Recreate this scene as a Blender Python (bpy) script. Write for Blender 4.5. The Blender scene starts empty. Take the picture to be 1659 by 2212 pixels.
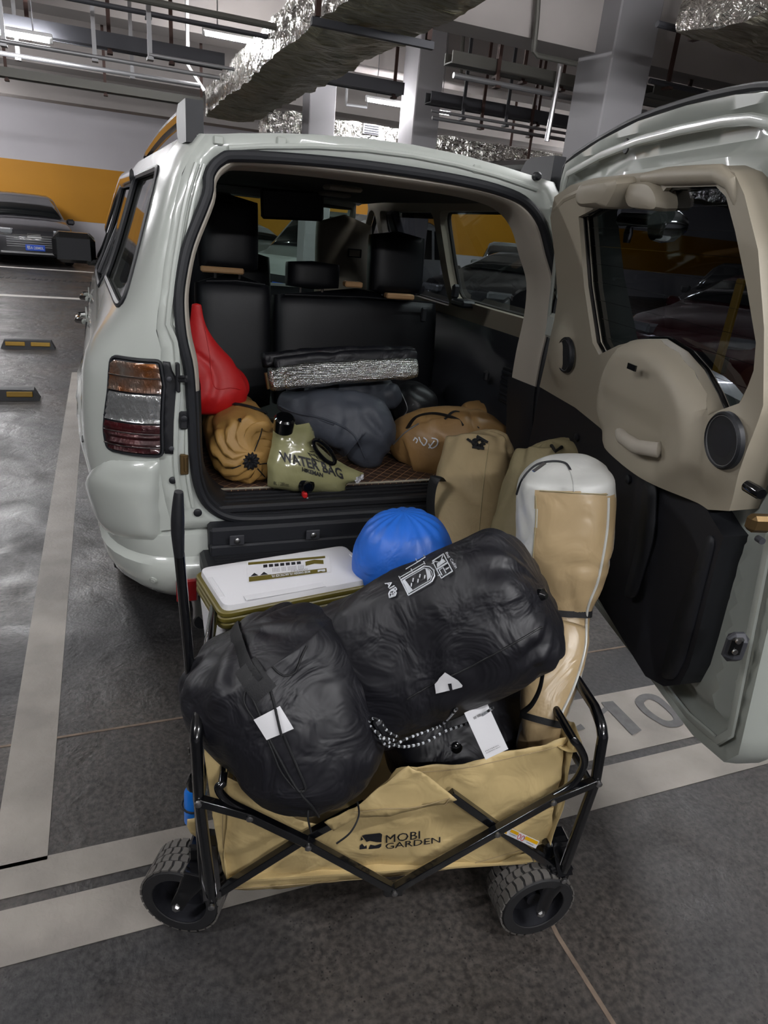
import bpy, bmesh, math, random
import numpy as np
from math import sin, cos, pi, sqrt, atan2, radians
from mathutils import Vector, Matrix, noise
from mathutils.geometry import delaunay_2d_cdt
from mathutils.bvhtree import BVHTree
random.seed(7); noise.seed_set(3)
V = Vector
COL = bpy.context.scene.collection
scene = bpy.context.scene

# ---------------------------------------------------------------- camera
FPX, CX, CY, H = 1470.0, 829.5, 1106.0, 1.62
_vd = V((215-CX, 438-CY, FPX)); _vt = V((4600-CX, 866-CY, FPX))
AY = _vd.normalized(); AX = (_vt - AY*(_vt@AY)).normalized(); AZ = AX.cross(AY)
if AZ.y > 0: AZ = -AZ
R3 = Matrix((AX, AY, AZ)); CAM = V((0, 0, H))
def ray(px, py): return R3 @ V((px-CX, py-CY, FPX))
def P(px, py, ax, val):
    "point where the line of sight of a pixel meets the plane axis=val"
    d = ray(px, py); return CAM + d*((val-CAM[ax])/d[ax])
def Q(px, py, y): return P(px, py, 1, y)
def PN(px, py, n, k):
    d = ray(px, py); n = V(n); return CAM + d*((k-CAM@n)/(d@n))
def mpp(p):
    v = R3.transposed() @ (V(p)-CAM); return v.z/FPX
cd = bpy.data.cameras.new('camera'); cam = bpy.data.objects.new('camera', cd); COL.objects.link(cam)
cd.sensor_fit = 'VERTICAL'; cd.sensor_height = 36.0; cd.lens = FPX/2212*36; cd.clip_start = 0.02; cd.clip_end = 200
_c = Matrix((R3@V((1, 0, 0)), R3@V((0, -1, 0)), R3@V((0, 0, -1)))).transposed().to_4x4()
cam.matrix_world = Matrix.Translation(CAM) @ _c
scene.camera = cam

# ---------------------------------------------------------------- world, light, exposure
w = bpy.data.worlds.new('world'); scene.world = w; w.use_nodes = True
w.node_tree.nodes['Background'].inputs[0].default_value = (0.75, 0.82, 1, 1)
w.node_tree.nodes['Background'].inputs[1].default_value = 0.03
scene.view_settings.view_transform = 'Standard'; scene.view_settings.look = 'None'
scene.view_settings.gamma = 1; scene.view_settings.use_curve_mapping = False
scene.view_settings.exposure = 0.55
# tubes: (x, y, z, half length, watts)  all run along x, like the pipes
# (watt column kept as a relative size: tubes all share one brightness)
TUBES = [(-0.95, 7.8, 2.9, .62, 28), (1.70, 8.4, 3.3, .6, 26), (4.0, 9.9, 3.2, .6, 26), (-3.4, 15.5, 3.1, .6, 60), (-2.7, 11.5, 3.1, .6, 50), (-4.3, 21, 3.1, .6, 40), (-2.9, 19, 3.1, .6, 40), (8.6, 20.5, 3.1, .35, 40), (9, 11, 3.1, .6, 45), (10.3, 13.6, 3.1, .6, 80), (14, 18.5, 3.1, .6, 70),
         (1.9, -0.55, 2.9, .62, 52), (.4, -2.1, 2.75, .62, 52), (10.5, 8.0, 3.0, .6, 40), (-1.9, 0.4, 3.0, .6, 30), (-2.2, 3.9, 3.0, .6, 30), (8.6, 3.2, 3.1, .6, 26), (2.9, 2.7, 3.0, .6, 26), (13, 20, 3.1, .6, 70)]  # tubes past the seen few are unseen, most added to brighten wall, cars, column

TUBE_E = 240.   # radiance of the lamp tubes
# ---------------------------------------------------------------- materials
def lin(c):
    if isinstance(c, str):
        c = [int(c[i:i+2], 16)/255 for i in (0, 2, 4)]
        return tuple(x/12.92 if x <= .04045 else ((x+.055)/1.055)**2.4 for x in c)
    return c
def mat(name, col, rough=.5, metal=0., var=None, bump=None, coat=0., col2=None, emit=0., alpha=None, trans=0., spec=.5, sheen=0., extra=None):
    "var=(scale, amount[, stretch]) colour mottling; bump=(scale, strength, distance[, stretch]) relief"
    m = bpy.data.materials.new(name); m.use_nodes = True
    nt = m.node_tree; b = nt.nodes['Principled BSDF']; L = nt.links.new
    c = lin(col); b.inputs['Base Color'].default_value = (*c, 1)
    b.inputs['Roughness'].default_value = rough; b.inputs['Metallic'].default_value = metal
    b.inputs['Coat Weight'].default_value = coat; b.inputs['Coat Roughness'].default_value = .06
    b.inputs['Specular IOR Level'].default_value = spec
    if sheen: b.inputs['Sheen Weight'].default_value = sheen
    if emit: b.inputs['Emission Color'].default_value = (*c, 1); b.inputs['Emission Strength'].default_value = emit
    if alpha is not None: b.inputs['Alpha'].default_value = alpha
    if trans: b.inputs['Transmission Weight'].default_value = trans
    tc = nt.nodes.new('ShaderNodeTexCoord')
    def coords(st):
        mp = nt.nodes.new('ShaderNodeMapping'); mp.inputs['Scale'].default_value = st; L(tc.outputs['Object'], mp.inputs['Vector']); return mp.outputs[0]
    if var:
        n = nt.nodes.new('ShaderNodeTexNoise'); n.inputs['Scale'].default_value = var[0]; n.inputs['Detail'].default_value = 6
        L(coords(var[2] if len(var) > 2 else (1, 1, 1)), n.inputs['Vector'])
        r = nt.nodes.new('ShaderNodeValToRGB'); r.color_ramp.elements[0].position = .35; r.color_ramp.elements[1].position = .68
        c2 = lin(col2) if col2 else tuple(x*(1-var[1]) for x in c)
        r.color_ramp.elements[0].color = (*c2, 1); r.color_ramp.elements[1].color = (*c, 1)
        L(n.outputs['Fac'], r.inputs[0]); L(r.outputs[0], b.inputs['Base Color'])
    if bump:
        n = nt.nodes.new('ShaderNodeTexNoise'); n.inputs['Scale'].default_value = bump[0]; n.inputs['Detail'].default_value = 5; n.inputs['Distortion'].default_value = .6
        L(coords(bump[3] if len(bump) > 3 else (1, 1, 1)), n.inputs['Vector'])
        bp = nt.nodes.new('ShaderNodeBump'); bp.inputs['Strength'].default_value = bump[1]; bp.inputs['Distance'].default_value = bump[2]
        L(n.outputs['Fac'], bp.inputs['Height']); L(bp.outputs[0], b.inputs['Normal'])
    if extra: extra(nt, b, tc, L)
    return m
def glass(name, tint, alpha, rough=.03):
    m = bpy.data.materials.new(name); m.use_nodes = True; nt = m.node_tree; nt.nodes.clear(); L = nt.links.new
    o = nt.nodes.new('ShaderNodeOutputMaterial'); t = nt.nodes.new('ShaderNodeBsdfTransparent'); t.inputs[0].default_value = (*lin(tint), 1)
    g = nt.nodes.new('ShaderNodeBsdfGlossy'); g.inputs['Roughness'].default_value = rough
    f = nt.nodes.new('ShaderNodeFresnel'); ge = nt.nodes.new('ShaderNodeNewGeometry'); mr = nt.nodes.new('ShaderNodeMapRange')
    mr.inputs[3].default_value = alpha; mr.inputs[4].default_value = 1/alpha; L(ge.outputs['Backfacing'], mr.inputs[0]); L(mr.outputs[0], f.inputs[0])   # thin pane: same reflection from both faces
    x = nt.nodes.new('ShaderNodeMixShader'); L(f.outputs[0], x.inputs[0]); L(t.outputs[0], x.inputs[1]); L(g.outputs[0], x.inputs[2]); L(x.outputs[0], o.inputs[0])
    return m
def foil_extra(sc, st):
    def f(nt, b, tc, L):
        v = nt.nodes.new('ShaderNodeTexNoise'); v.inputs['Scale'].default_value = sc; v.inputs['Detail'].default_value = 3; v.inputs['Distortion'].default_value = 2.5
        mp = nt.nodes.new('ShaderNodeMapping'); mp.inputs['Scale'].default_value = st
        L(tc.outputs['Object'], mp.inputs[0]); L(mp.outputs[0], v.inputs['Vector'])
        bp = nt.nodes.new('ShaderNodeBump'); bp.inputs['Strength'].default_value = .9; bp.inputs['Distance'].default_value = .05
        L(v.outputs['Fac'], bp.inputs['Height']); L(bp.outputs[0], b.inputs['Normal'])
    return f
def floor_extra(nt, b, tc, L):
    N = nt.nodes.new
    def noi(s, d=6, dist=0.):
        n = N('ShaderNodeTexNoise'); n.inputs['Scale'].default_value = s; n.inputs['Detail'].default_value = d; n.inputs['Distortion'].default_value = dist; L(tc.outputs['Object'], n.inputs['Vector']); return n
    def ramp(src, a, ca, bb, cb):
        r = N('ShaderNodeValToRGB'); r.color_ramp.elements[0].position = a; r.color_ramp.elements[1].position = bb
        r.color_ramp.elements[0].color = (*ca, 1); r.color_ramp.elements[1].color = (*cb, 1); L(src, r.inputs[0]); return r
    big = ramp(noi(1.3, 5, .5).outputs['Fac'], .38, lin('252527'), .68, lin('3e3a37'))
    fine = ramp(noi(60, 4).outputs['Fac'], .36, (.55, .55, .56), .64, (1.5, 1.47, 1.42))
    vor = N('ShaderNodeTexVoronoi'); vor.inputs['Scale'].default_value = 85; L(tc.outputs['Object'], vor.inputs['Vector'])
    spot = ramp(vor.outputs['Distance'], .14, (.2, .2, .22), .26, (1, 1, 1))
    msk = ramp(noi(26, 3).outputs['Fac'], .47, (0, 0, 0), .6, (1, 1, 1))
    def mul(a, bb, fac=None):
        m = N('ShaderNodeMix'); m.data_type = 'RGBA'; m.blend_type = 'MULTIPLY'; m.inputs['Factor'].default_value = 1
        L(a, m.inputs['A']); L(bb, m.inputs['B'])
        if fac: L(fac, m.inputs['Factor'])
        return m.outputs['Result']
    c = mul(mul(big.outputs[0], fine.outputs[0]), spot.outputs[0], msk.outputs[0])
    L(c, b.inputs['Base Color'])
    rr = N('ShaderNodeMapRange'); L(noi(3, 5, 1).outputs['Fac'], rr.inputs[0]); rr.inputs[1].default_value = .3; rr.inputs[2].default_value = .7; rr.inputs[3].default_value = .32; rr.inputs[4].default_value = .62
    L(rr.outputs[0], b.inputs['Roughness'])
    bp = N('ShaderNodeBump'); bp.inputs['Strength'].default_value = .35; bp.inputs['Distance'].default_value = .004
    L(noi(90, 6).outputs['Fac'], bp.inputs['Height'])
    bp2 = N('ShaderNodeBump'); bp2.inputs['Strength'].default_value = .35; bp2.inputs['Distance'].default_value = .02
    L(noi(7, 4, 1).outputs['Fac'], bp2.inputs['Height']); L(bp.outputs[0], bp2.inputs['Normal']); L(bp2.outputs[0], b.inputs['Normal'])
def quilt_extra(nt, b, tc, L):
    N = nt.nodes.new
    sp = N('ShaderNodeSeparateXYZ'); L(tc.outputs['Object'], sp.inputs[0])
    def line(sgn):
        a = N('ShaderNodeMath'); a.operation = 'MULTIPLY_ADD'; a.inputs[1].default_value = sgn; L(sp.outputs['Y'], a.inputs[0]); L(sp.outputs['X'], a.inputs[2])
        m = N('ShaderNodeMath'); m.operation = 'PINGPONG'; m.inputs[1].default_value = .026; L(a.outputs[0], m.inputs[0])
        l = N('ShaderNodeMath'); l.operation = 'LESS_THAN'; l.inputs[1].default_value = .0013; L(m.outputs[0], l.inputs[0]); return l
    mx = N('ShaderNodeMath'); mx.operation = 'MAXIMUM'; L(line(1).outputs[0], mx.inputs[0]); L(line(-1).outputs[0], mx.inputs[1])
    m = N('ShaderNodeMix'); m.data_type = 'RGBA'; m.inputs['A'].default_value = (*lin('3a2820'), 1); m.inputs['B'].default_value = (*lin('b08a62'), 1)
    L(mx.outputs[0], m.inputs['Factor']); L(m.outputs['Result'], b.inputs['Base Color'])
def mesh_foil(nt, b, tc, L):
    N = nt.nodes.new; mp = N('ShaderNodeMapping'); mp.inputs['Scale'].default_value = (170, 170, 170); L(tc.outputs['Object'], mp.inputs[0])
    v = N('ShaderNodeTexVoronoi'); v.feature = 'F1'; v.inputs['Scale'].default_value = 1.0; v.inputs['Randomness'].default_value = .25; L(mp.outputs[0], v.inputs['Vector'])
    bp = N('ShaderNodeBump'); bp.inputs['Strength'].default_value = 1; bp.inputs['Distance'].default_value = .004; L(v.outputs['Distance'], bp.inputs['Height']); L(bp.outputs[0], b.inputs['Normal'])
def fabric_extra(sc, st, amp, weave=True):
    def f(nt, b, tc, L):
        N = nt.nodes.new
        mp = N('ShaderNodeMapping'); mp.inputs['Scale'].default_value = st; L(tc.outputs['Object'], mp.inputs[0])
        n = N('ShaderNodeTexNoise'); n.noise_type = 'RIDGED_MULTIFRACTAL'; n.inputs['Scale'].default_value = sc; n.inputs['Detail'].default_value = 3; n.inputs['Distortion'].default_value = .5
        L(mp.outputs[0], n.inputs['Vector'])
        bp = N('ShaderNodeBump'); bp.inputs['Strength'].default_value = .5; bp.inputs['Distance'].default_value = amp; L(n.outputs['Fac'], bp.inputs['Height'])
        n2 = N('ShaderNodeTexNoise'); n2.inputs['Scale'].default_value = 9; n2.inputs['Detail'].default_value = 3; n2.inputs['Distortion'].default_value = 1.2; L(tc.outputs['Object'], n2.inputs['Vector'])
        bp2 = N('ShaderNodeBump'); bp2.inputs['Strength'].default_value = .5; bp2.inputs['Distance'].default_value = amp*1.3; L(n2.outputs['Fac'], bp2.inputs['Height']); L(bp.outputs[0], bp2.inputs['Normal'])
        L(bp2.outputs[0], b.inputs['Normal'])
    return f
M_ = {}
def defmats():
    m = M_
    m['floor'] = mat('floor_epoxy', '4a4542', .45, extra=floor_extra)
    m['stripe'] = mat('grey_line_paint', '948e87', .6, var=(4, .25), col2='78736d', bump=(60, .3, .004))
    m['white_line'] = mat('white_line_paint', 'd0ccc6', .55)
    m['numgrey'] = mat('number_paint', '5b5a5a', .6, var=(30, .3))
    m['joint'] = mat('floor_joint', '7a6a5c', .8, var=(20, .4))
    m['gap'] = mat('dark_gap', '3a3735', .7, var=(20, .3))
    m['wallwhite'] = mat('white_wall_paint', 'c9c6cb', .7, var=(.6, .08))
    m['wallyellow'] = mat('yellow_wall_paint', 'c98a00', .6, var=(.7, .07))
    m['concrete'] = mat('painted_concrete', 'a39d9a', .8, var=(1.2, .12))
    m['column'] = mat('column_paint', '8f8d90', .7, var=(1.5, .07))
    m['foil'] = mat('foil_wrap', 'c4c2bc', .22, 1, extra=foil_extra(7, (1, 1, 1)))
    m['foilreflect'] = mat('foil_underside_reflection', 'a39f90', .38, .75, var=(6, .5, (1, 3, 1)), col2='7c7860', bump=(7, 1, .05, (1, 3, 1)))  # brown-green reflection painted into the underside foil colour
    m['galv'] = mat('galvanised_pipe', '8a8a8c', .4, .6)
    m['darksteel'] = mat('dark_steel', '3c3d42', .6, .3)
    m['rustrod'] = mat('brown_primer_steel', '3a231c', .7)
    m['trayg'] = mat('grey_cable_tray', '55544f', .6, .3)
    m['tube'] = mat('lamp_tube', (.99, .985, 1), .5, emit=TUBE_E)
    m['lampwhite'] = mat('lamp_housing', 'c8c8c8', .5)
    m['paint'] = mat('pearl_white_car_paint', 'b3b8b2', .3, 0, coat=1., var=(2, .02))
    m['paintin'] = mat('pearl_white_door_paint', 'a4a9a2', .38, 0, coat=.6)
    m['blackplastic'] = mat('black_plastic', '17181c', .5, bump=(300, .2, .0005))
    m['darkplastic'] = mat('dark_trim_plastic', '16181e', .6, bump=(400, .3, .0005))
    m['trimblack'] = mat('soft_black_panel', '14151c', .65)
    m['rubber'] = mat('black_rubber', '14161b', .55)
    m['gloss'] = mat('gloss_black', '07080a', .12, coat=.6)
    m['beige'] = mat('beige_trim', '9a9282', .55, bump=(500, .15, .0005))
    m['beigelt'] = mat('pale_beige_trim', 'a8a195', .55)
    m['headliner'] = mat('headliner_fabric', '4f4c46', .9)
    m['seat'] = mat('black_leather', '08090e', .5, spec=.3, bump=(200, .3, .001))
    m['seatbeige'] = mat('beige_seat_back', '8a8272', .7)
    m['wood'] = mat('light_wood', 'b48c62', .6)
    m['chrome'] = mat('chrome', 'd8d8d8', .08, 1)
    m['steel'] = mat('zinc_steel', 'a8a8a8', .3, 1)
    m['brass'] = mat('yellow_zinc_striker', '6a5638', .45, .8)
    m['amber'] = mat('amber_lens', '77736e', .15, .6, coat=1, var=(16, .5, (1, 1, .6)), col2='7a4414', bump=(90, 1, .006, (1, 1, .25)))
    m['clear'] = mat('clear_reflector_lens', '9a9c9c', .12, .7, coat=1, bump=(55, 1, .008, (1, 1, .4)))
    m['redlens'] = mat('red_lens', '4a1217', .15, .3, coat=1, var=(14, .5), col2='2a0e12', bump=(90, 1, .006, (1, 1, .25)))
    m['reflector'] = mat('red_reflector', '7a0c12', .25, coat=1)
    m['tint'] = glass('tinted_glass', '9aa4a4', 1.45)
    m['darktint'] = glass('privacy_glass', '6a6e74', 1.5)
    m['clearglass'] = glass('clear_glass', 'b9cfc6', 1.45)
    m['nylon'] = mat('black_nylon', '0e0e15', .52, spec=.5, extra=fabric_extra(10, (1, 1, 1), .022))
    m['nylon2'] = mat('black_nylon_dull', '0c0c10', .5, extra=fabric_extra(6, (1, 1, 1), .005))
    m['webbing'] = mat('black_webbing', '0e0f12', .7, bump=(300, .6, .001))
    m['blue'] = mat('blue_nylon', '1f62c4', .45, extra=fabric_extra(9, (1, 1, .4), .010))
    m['gold'] = mat('tan_shiny_nylon', 'a9936f', .36, spec=.6, extra=fabric_extra(8, (1, 1, .35), .010))
    m['silver'] = mat('silver_grey_nylon', 'b9bab6', .38, spec=.6, extra=fabric_extra(8, (1, 1, .5), .005))
    m['canvas'] = mat('beige_canvas', '9c8a68', .7, extra=fabric_extra(6, (1, 1, .4), .006))
    m['canvas2'] = mat('greenish_beige_canvas', '8d8262', .7, extra=fabric_extra(6, (1, 1, .4), .006))
    m['tan'] = mat('tan_oxford_cloth', 'ab8549', .55, extra=fabric_extra(7, (1, .5, 1), .007))
    m['brown'] = mat('brown_nylon', '86673f', .45, extra=fabric_extra(8, (1, 1, 1), .006))
    m['wagon'] = mat('khaki_wagon_cloth', 'bea877', .6, var=(14, .06), extra=fabric_extra(3.5, (1, 1, 1), .012))
    m['tarp'] = mat('grey_tarpaulin', '3b3f48', .55, extra=fabric_extra(5, (1, 1, 1), .008))
    m['red'] = mat('red_cloth', 'b00d10', .55, extra=fabric_extra(4, (1, 1, 1), .006))
    m['tpu'] = mat('olive_film', '8e8c66', .22, coat=.7, extra=fabric_extra(4, (1, 1, 1), .008))
    m['print'] = mat('dark_print', '15161c', .6)
    m['whiteprint'] = mat('white_print', 'c2c6cc', .6)
    m['paper'] = mat('white_label', 'cfcfd2', .6)
    m['cooler'] = mat('white_cooler_plastic', 'cdcdd0', .45, bump=(3, .1, .01))
    m['olive'] = mat('olive_plastic', '5d5420', .45)
    m['tyre'] = mat('wagon_tyre_rubber', '1a1a1c', .7)
    m['tread'] = mat('worn_tread_rubber', '565350', .8)
    m['frame'] = mat('black_powder_coat', '08090c', .2, coat=.7)
    m['silverfoil'] = mat('woven_silver_foil', 'd2d2ce', .26, 1, extra=mesh_foil)
    m['quilt'] = mat('brown_quilted_mat', '3a2820', .6, extra=quilt_extra)
    m['blueprint'] = mat('plate_blue', '1c4fc0', .4)
    m['stopyellow'] = mat('wheel_stop_yellow', '8a6a10', .6)
    m['suvgrey'] = mat('graphite_car_paint', '2a2a2e', .3, .3, coat=1)
    m['carwhite'] = mat('white_car_paint', 'b5bab8', .35, coat=1)
    m['carred'] = mat('dark_red_car_paint', '4a0d12', .3, coat=1)
    m['cardark'] = mat('black_car_paint', '141519', .3, coat=1)
    m['cabinglass'] = mat('dark_cabin_glass', '101416', .08, coat=1)
    m['lampglass'] = mat('headlamp_glass', 'b8bcc0', .1, .6, coat=1)
    m['warnyellow'] = mat('warning_yellow', 'd8a400', .5)
    m['bottleblue'] = mat('bottle_blue', '0f6fd0', .3, coat=.4)
    m['film'] = mat('clear_tag_film', 'b0b0b4', .3)
defmats()

# ---------------------------------------------------------------- object helpers
ORG = {}
def thing(name, label, cat, loc=(0, 0, 0), group=None, kind=None):
    o = bpy.data.objects.new(name, None); o.empty_display_size = .1; o.location = loc; COL.objects.link(o); ORG[o.name] = V(loc)
    o['label'] = label; o['category'] = cat
    if group: o['group'] = group
    if kind: o['kind'] = kind
    return o
class B:
    "mesh builder in world space"
    def __init__(s): s.v = []; s.f = []; s.mi = []; s.cur = 0
    def add(s, vs, fs):
        k = len(s.v); s.v += [V(a) for a in vs]; s.f += [tuple(i+k for i in f) for f in fs]; s.mi += [s.cur]*len(fs); return s
    def box(s, c, d, rot=None, bev=0):
        hx, hy, hz = d[0]/2, d[1]/2, d[2]/2; c = V(c)
        if bev:
            b = min(bev, hx*.95, hy*.95, hz*.95); vs = []
            for sx in (-1, 1):
                for sy in (-1, 1):
                    for sz in (-1, 1):
                        vs += [V((sx*hx, sy*(hy-b), sz*(hz-b))), V((sx*(hx-b), sy*hy, sz*(hz-b))), V((sx*(hx-b), sy*(hy-b), sz*hz))]
            bm = bmesh.new()
            for a in vs: bm.verts.new(a)
            bmesh.ops.convex_hull(bm, input=bm.verts[:]); bmesh.ops.dissolve_limit(bm, angle_limit=.01, verts=bm.verts, edges=bm.edges)
            bm.verts.index_update(); vs = [a.co.copy() for a in bm.verts]; fs = [tuple(q.index for q in f.verts) for f in bm.faces]; bm.free()
        else:
            vs = [V((x, y, z)) for x in (-hx, hx) for y in (-hy, hy) for z in (-hz, hz)]
            fs = [(0, 1, 3, 2), (4, 6, 7, 5), (0, 4, 5, 1), (2, 3, 7, 6), (0, 2, 6, 4), (1, 5, 7, 3)]
        if rot is not None:
            if not isinstance(rot, Matrix): rot = Matrix.Rotation(rot, 3, 'Z')
            vs = [rot@a for a in vs]
        return s.add([a+c for a in vs], fs)
    def loft(s, rings, cap0=True, cap1=True, closed=True):
        n = len(rings[0]); vs = [p for r in rings for p in r]; fs = []
        for i in range(len(rings)-1):
            for j in range(n if closed else n-1):
                a = i*n+j; b = i*n+(j+1) % n; fs.append((a, b, b+n, a+n))
        if cap0: fs.append(tuple(range(n-1, -1, -1)))
        if cap1: fs.append(tuple(range((len(rings)-1)*n, len(rings)*n)))
        return s.add(vs, fs)
    def tube(s, path, r, n=10, closed=False, flat=None, cap=True, up=None):
        pts = [V(p) for p in path]; rings = []; N = len(pts); prev = None
        for i, p in enumerate(pts):
            if closed: t = pts[(i+1) % N]-pts[i-1]
            else: t = pts[min(i+1, N-1)]-pts[max(i-1, 0)]
            t.normalize()
            if prev is None:
                a = V(up) if up else (V((0, 0, 1)) if abs(t.z) < .9 else V((1, 0, 0)))
            else: a = prev
            a = (a-t*(a@t)).normalized(); prev = a; b = t.cross(a)
            rr = r[i] if isinstance(r, (list, tuple)) else r
            fa, fb = flat if flat else (1, 1)
            if n == 4: rings.append([p+a*rr*fa*x+b*rr*fb*y for x, y in ((1, 1), (-1, 1), (-1, -1), (1, -1))])
            else: rings.append([p+a*rr*fa*cos(2*pi*k/n)+b*rr*fb*sin(2*pi*k/n) for k in range(n)])
        if closed: rings.append(rings[0]); return s.loft(rings, False, False)
        return s.loft(rings, cap, cap)
    def lathe(s, c, axis, prof, n=24, start=None, cap=True):
        "prof = [(radius, distance along axis)]"
        c = V(c); t = V(axis).normalized(); a = V(start) if start else (V((0, 0, 1)) if abs(t.z) < .9 else V((1, 0, 0)))
        a = (a-t*(a@t)).normalized(); b = t.cross(a)
        rings = [[c+t*h+(a*cos(2*pi*k/n)+b*sin(2*pi*k/n))*max(r, 1e-5) for k in range(n)] for r, h in prof]
        return s.loft(rings, cap, cap)
    def prism(s, outline, vec):
        n = len(outline); vec = V(vec); vs = [V(p) for p in outline]+[V(p)+vec for p in outline]
        return s.add(vs, [tuple(range(n-1, -1, -1)), tuple(range(n, 2*n))]+[(i, (i+1) % n, (i+1) % n+n, i+n) for i in range(n)])
    def obj(s, name, m, parent=None, angle=35, smooth=True, solid=None, bevel=None, sub=0, label=None):
        o0 = V((0, 0, 0)); own = False
        if parent is not None: o0 = ORG[parent.name]
        elif s.v:
            xs = [v.x for v in s.v]; ys = [v.y for v in s.v]; zs = [v.z for v in s.v]
            o0 = V(((min(xs)+max(xs))/2, (min(ys)+max(ys))/2, min(zs))); own = True
        me = bpy.data.meshes.new(name); me.from_pydata([tuple(v-o0) for v in s.v], [], s.f)
        ml = m if isinstance(m, (list, tuple)) else [m]
        for a in ml: me.materials.append(M_[a] if isinstance(a, str) else a)
        if len(ml) > 1: me.polygons.foreach_set('material_index', s.mi)
        me.validate(); me.update()
        bm = bmesh.new(); bm.from_mesh(me); bmesh.ops.recalc_face_normals(bm, faces=bm.faces[:]); bm.to_mesh(me); bm.free()
        if smooth:
            me.shade_smooth(); me.set_sharp_from_angle(angle=radians(angle))
        o = bpy.data.objects.new(name, me); COL.objects.link(o); o.location = o0 if own else (0, 0, 0)
        ORG[o.name] = o0
        if parent is not None:
            if parent.parent is not None and parent.parent.parent is not None: parent = parent.parent
            o.parent = parent
        if solid: md = o.modifiers.new('solid', 'SOLIDIFY'); md.thickness = solid; md.offset = -1
        if bevel: md = o.modifiers.new('bevel', 'BEVEL'); md.width = bevel; md.segments = 2; md.limit_method = 'ANGLE'
        if sub: md = o.modifiers.new('sub', 'SUBSURF'); md.levels = sub; md.render_levels = sub
        if label: o['label'] = label
        return o
def tag(o, label, cat, group=None):
    o['label'] = label; o['category'] = cat
    if group: o['group'] = group
    return o
def struct(o, label=None):
    o['kind'] = 'structure'
    if label: o['label'] = label
    return o
def arcpts(ctrl, n=8, closed=False):
    "Catmull-Rom through control points"
    c = [V(p) for p in ctrl]; N = len(c); out = []
    for i in range(N if closed else N-1):
        g = (lambda k: c[k % N]) if closed else (lambda k: c[min(max(k, 0), N-1)])
        p0, p1, p2, p3 = g(i-1), g(i), g(i+1), g(i+2)
        for k in range(n):
            t = k/n; out.append(.5*((2*p1)+(p2-p0)*t+(2*p0-5*p1+4*p2-p3)*t*t+(3*p1-p0-3*p2+p3)*t**3))
    if not closed: out.append(c[-1].copy())
    return out
def rnd(pts, r=.05, n=4):
    "round the corners of a closed 2D polygon"
    out = []; N = len(pts)
    for i in range(N):
        p = V(pts[i]); a = V(pts[i-1]); b = V(pts[(i+1) % N])
        ra = min(r, (a-p).length*.45); rb = min(r, (b-p).length*.45)
        s = p+(a-p).normalized()*ra; e = p+(b-p).normalized()*rb
        for k in range(n+1):
            t = k/n; out.append(s*(1-t)**2+p*2*t*(1-t)+e*t*t)
    return out
def inside(p, poly):
    x, y = p; c = False; j = len(poly)-1
    for i in range(len(poly)):
        xi, yi = poly[i][0], poly[i][1]; xj, yj = poly[j][0], poly[j][1]
        if (yi > y) != (yj > y) and x < (xj-xi)*(y-yi)/(yj-yi)+xi: c = not c
        j = i
    return c
def dens(poly, step):
    out = []
    for i in range(len(poly)):
        a = V(poly[i][:2]); b = V(poly[(i+1) % len(poly)][:2]); k = max(1, int((b-a).length/step+.5))
        out += [a+(b-a)*j/k for j in range(k)]
    return out
def panel(outline, holes, fn, step=.05, b=None):
    "triangulated 2D panel with holes, mapped to 3D by fn(u, v)"
    b = b or B(); o = dens(outline, step); hs = [dens(h, step) for h in holes]
    vs = list(o); es = [(i, (i+1) % len(o)) for i in range(len(o))]
    for h in hs:
        k = len(vs); vs += h; es += [(k+i, k+(i+1) % len(h)) for i in range(len(h))]
    bd = list(vs)
    xs = [p.x for p in o]; ys = [p.y for p in o]; nx = int((max(xs)-min(xs))/step); ny = int((max(ys)-min(ys))/step)
    for i in range(nx+1):
        for j in range(ny+1):
            q = V((min(xs)+(i+.5+.5*(j % 2))*step, min(ys)+(j+.5)*step))
            if inside(q, o) and not any(inside(q, h) for h in hs) and all((q-e).length_squared > (step*.45)**2 for e in bd): vs.append(q)
    r = delaunay_2d_cdt(vs, es, [], 1, 1e-6)
    fs = []
    for f in r[2]:
        c = sum((V(r[0][i]) for i in f), V((0, 0)))/len(f)
        if inside(c, o) and not any(inside(c, h) for h in hs): fs.append(tuple(f))
    return b.add([fn(p[0], p[1]) for p in r[0]], fs)
def bvh(o_or_b, o=None):
    if isinstance(o_or_b, B): return BVHTree.FromPolygons(o_or_b.v, o_or_b.f)
    me = o_or_b.data; of = ORG[o_or_b.name]
    return BVHTree.FromPolygons([v.co+of for v in me.vertices], [tuple(p.vertices) for p in me.polygons])
def hit(tree, px, py, off=.002):
    "surface point of an object where it lies on this line of sight, lifted off along its normal"
    d = ray(px, py).normalized(); h = tree.ray_cast(CAM, d)
    if h[0] is None:
        h = tree.find_nearest(CAM+d*2)
    n = h[1]
    if n@d > 0: n = -n
    return h[0]+n*off, n
_fonts = {}
def textgeo(body, size=1., extr=0., bold=0., res=2):
    cu = bpy.data.curves.new('t', 'FONT'); cu.body = body; cu.size = size; cu.extrude = extr; cu.offset = bold; cu.resolution_u = res
    o = bpy.data.objects.new('t', cu); COL.objects.link(o); dg = bpy.context.evaluated_depsgraph_get()
    me = bpy.data.meshes.new_from_object(o.evaluated_get(dg)); vs = [v.co.copy() for v in me.vertices]; fs = [tuple(p.vertices) for p in me.polygons]
    bpy.data.objects.remove(o); bpy.data.curves.remove(cu); bpy.data.meshes.remove(me)
    return vs, fs
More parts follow.
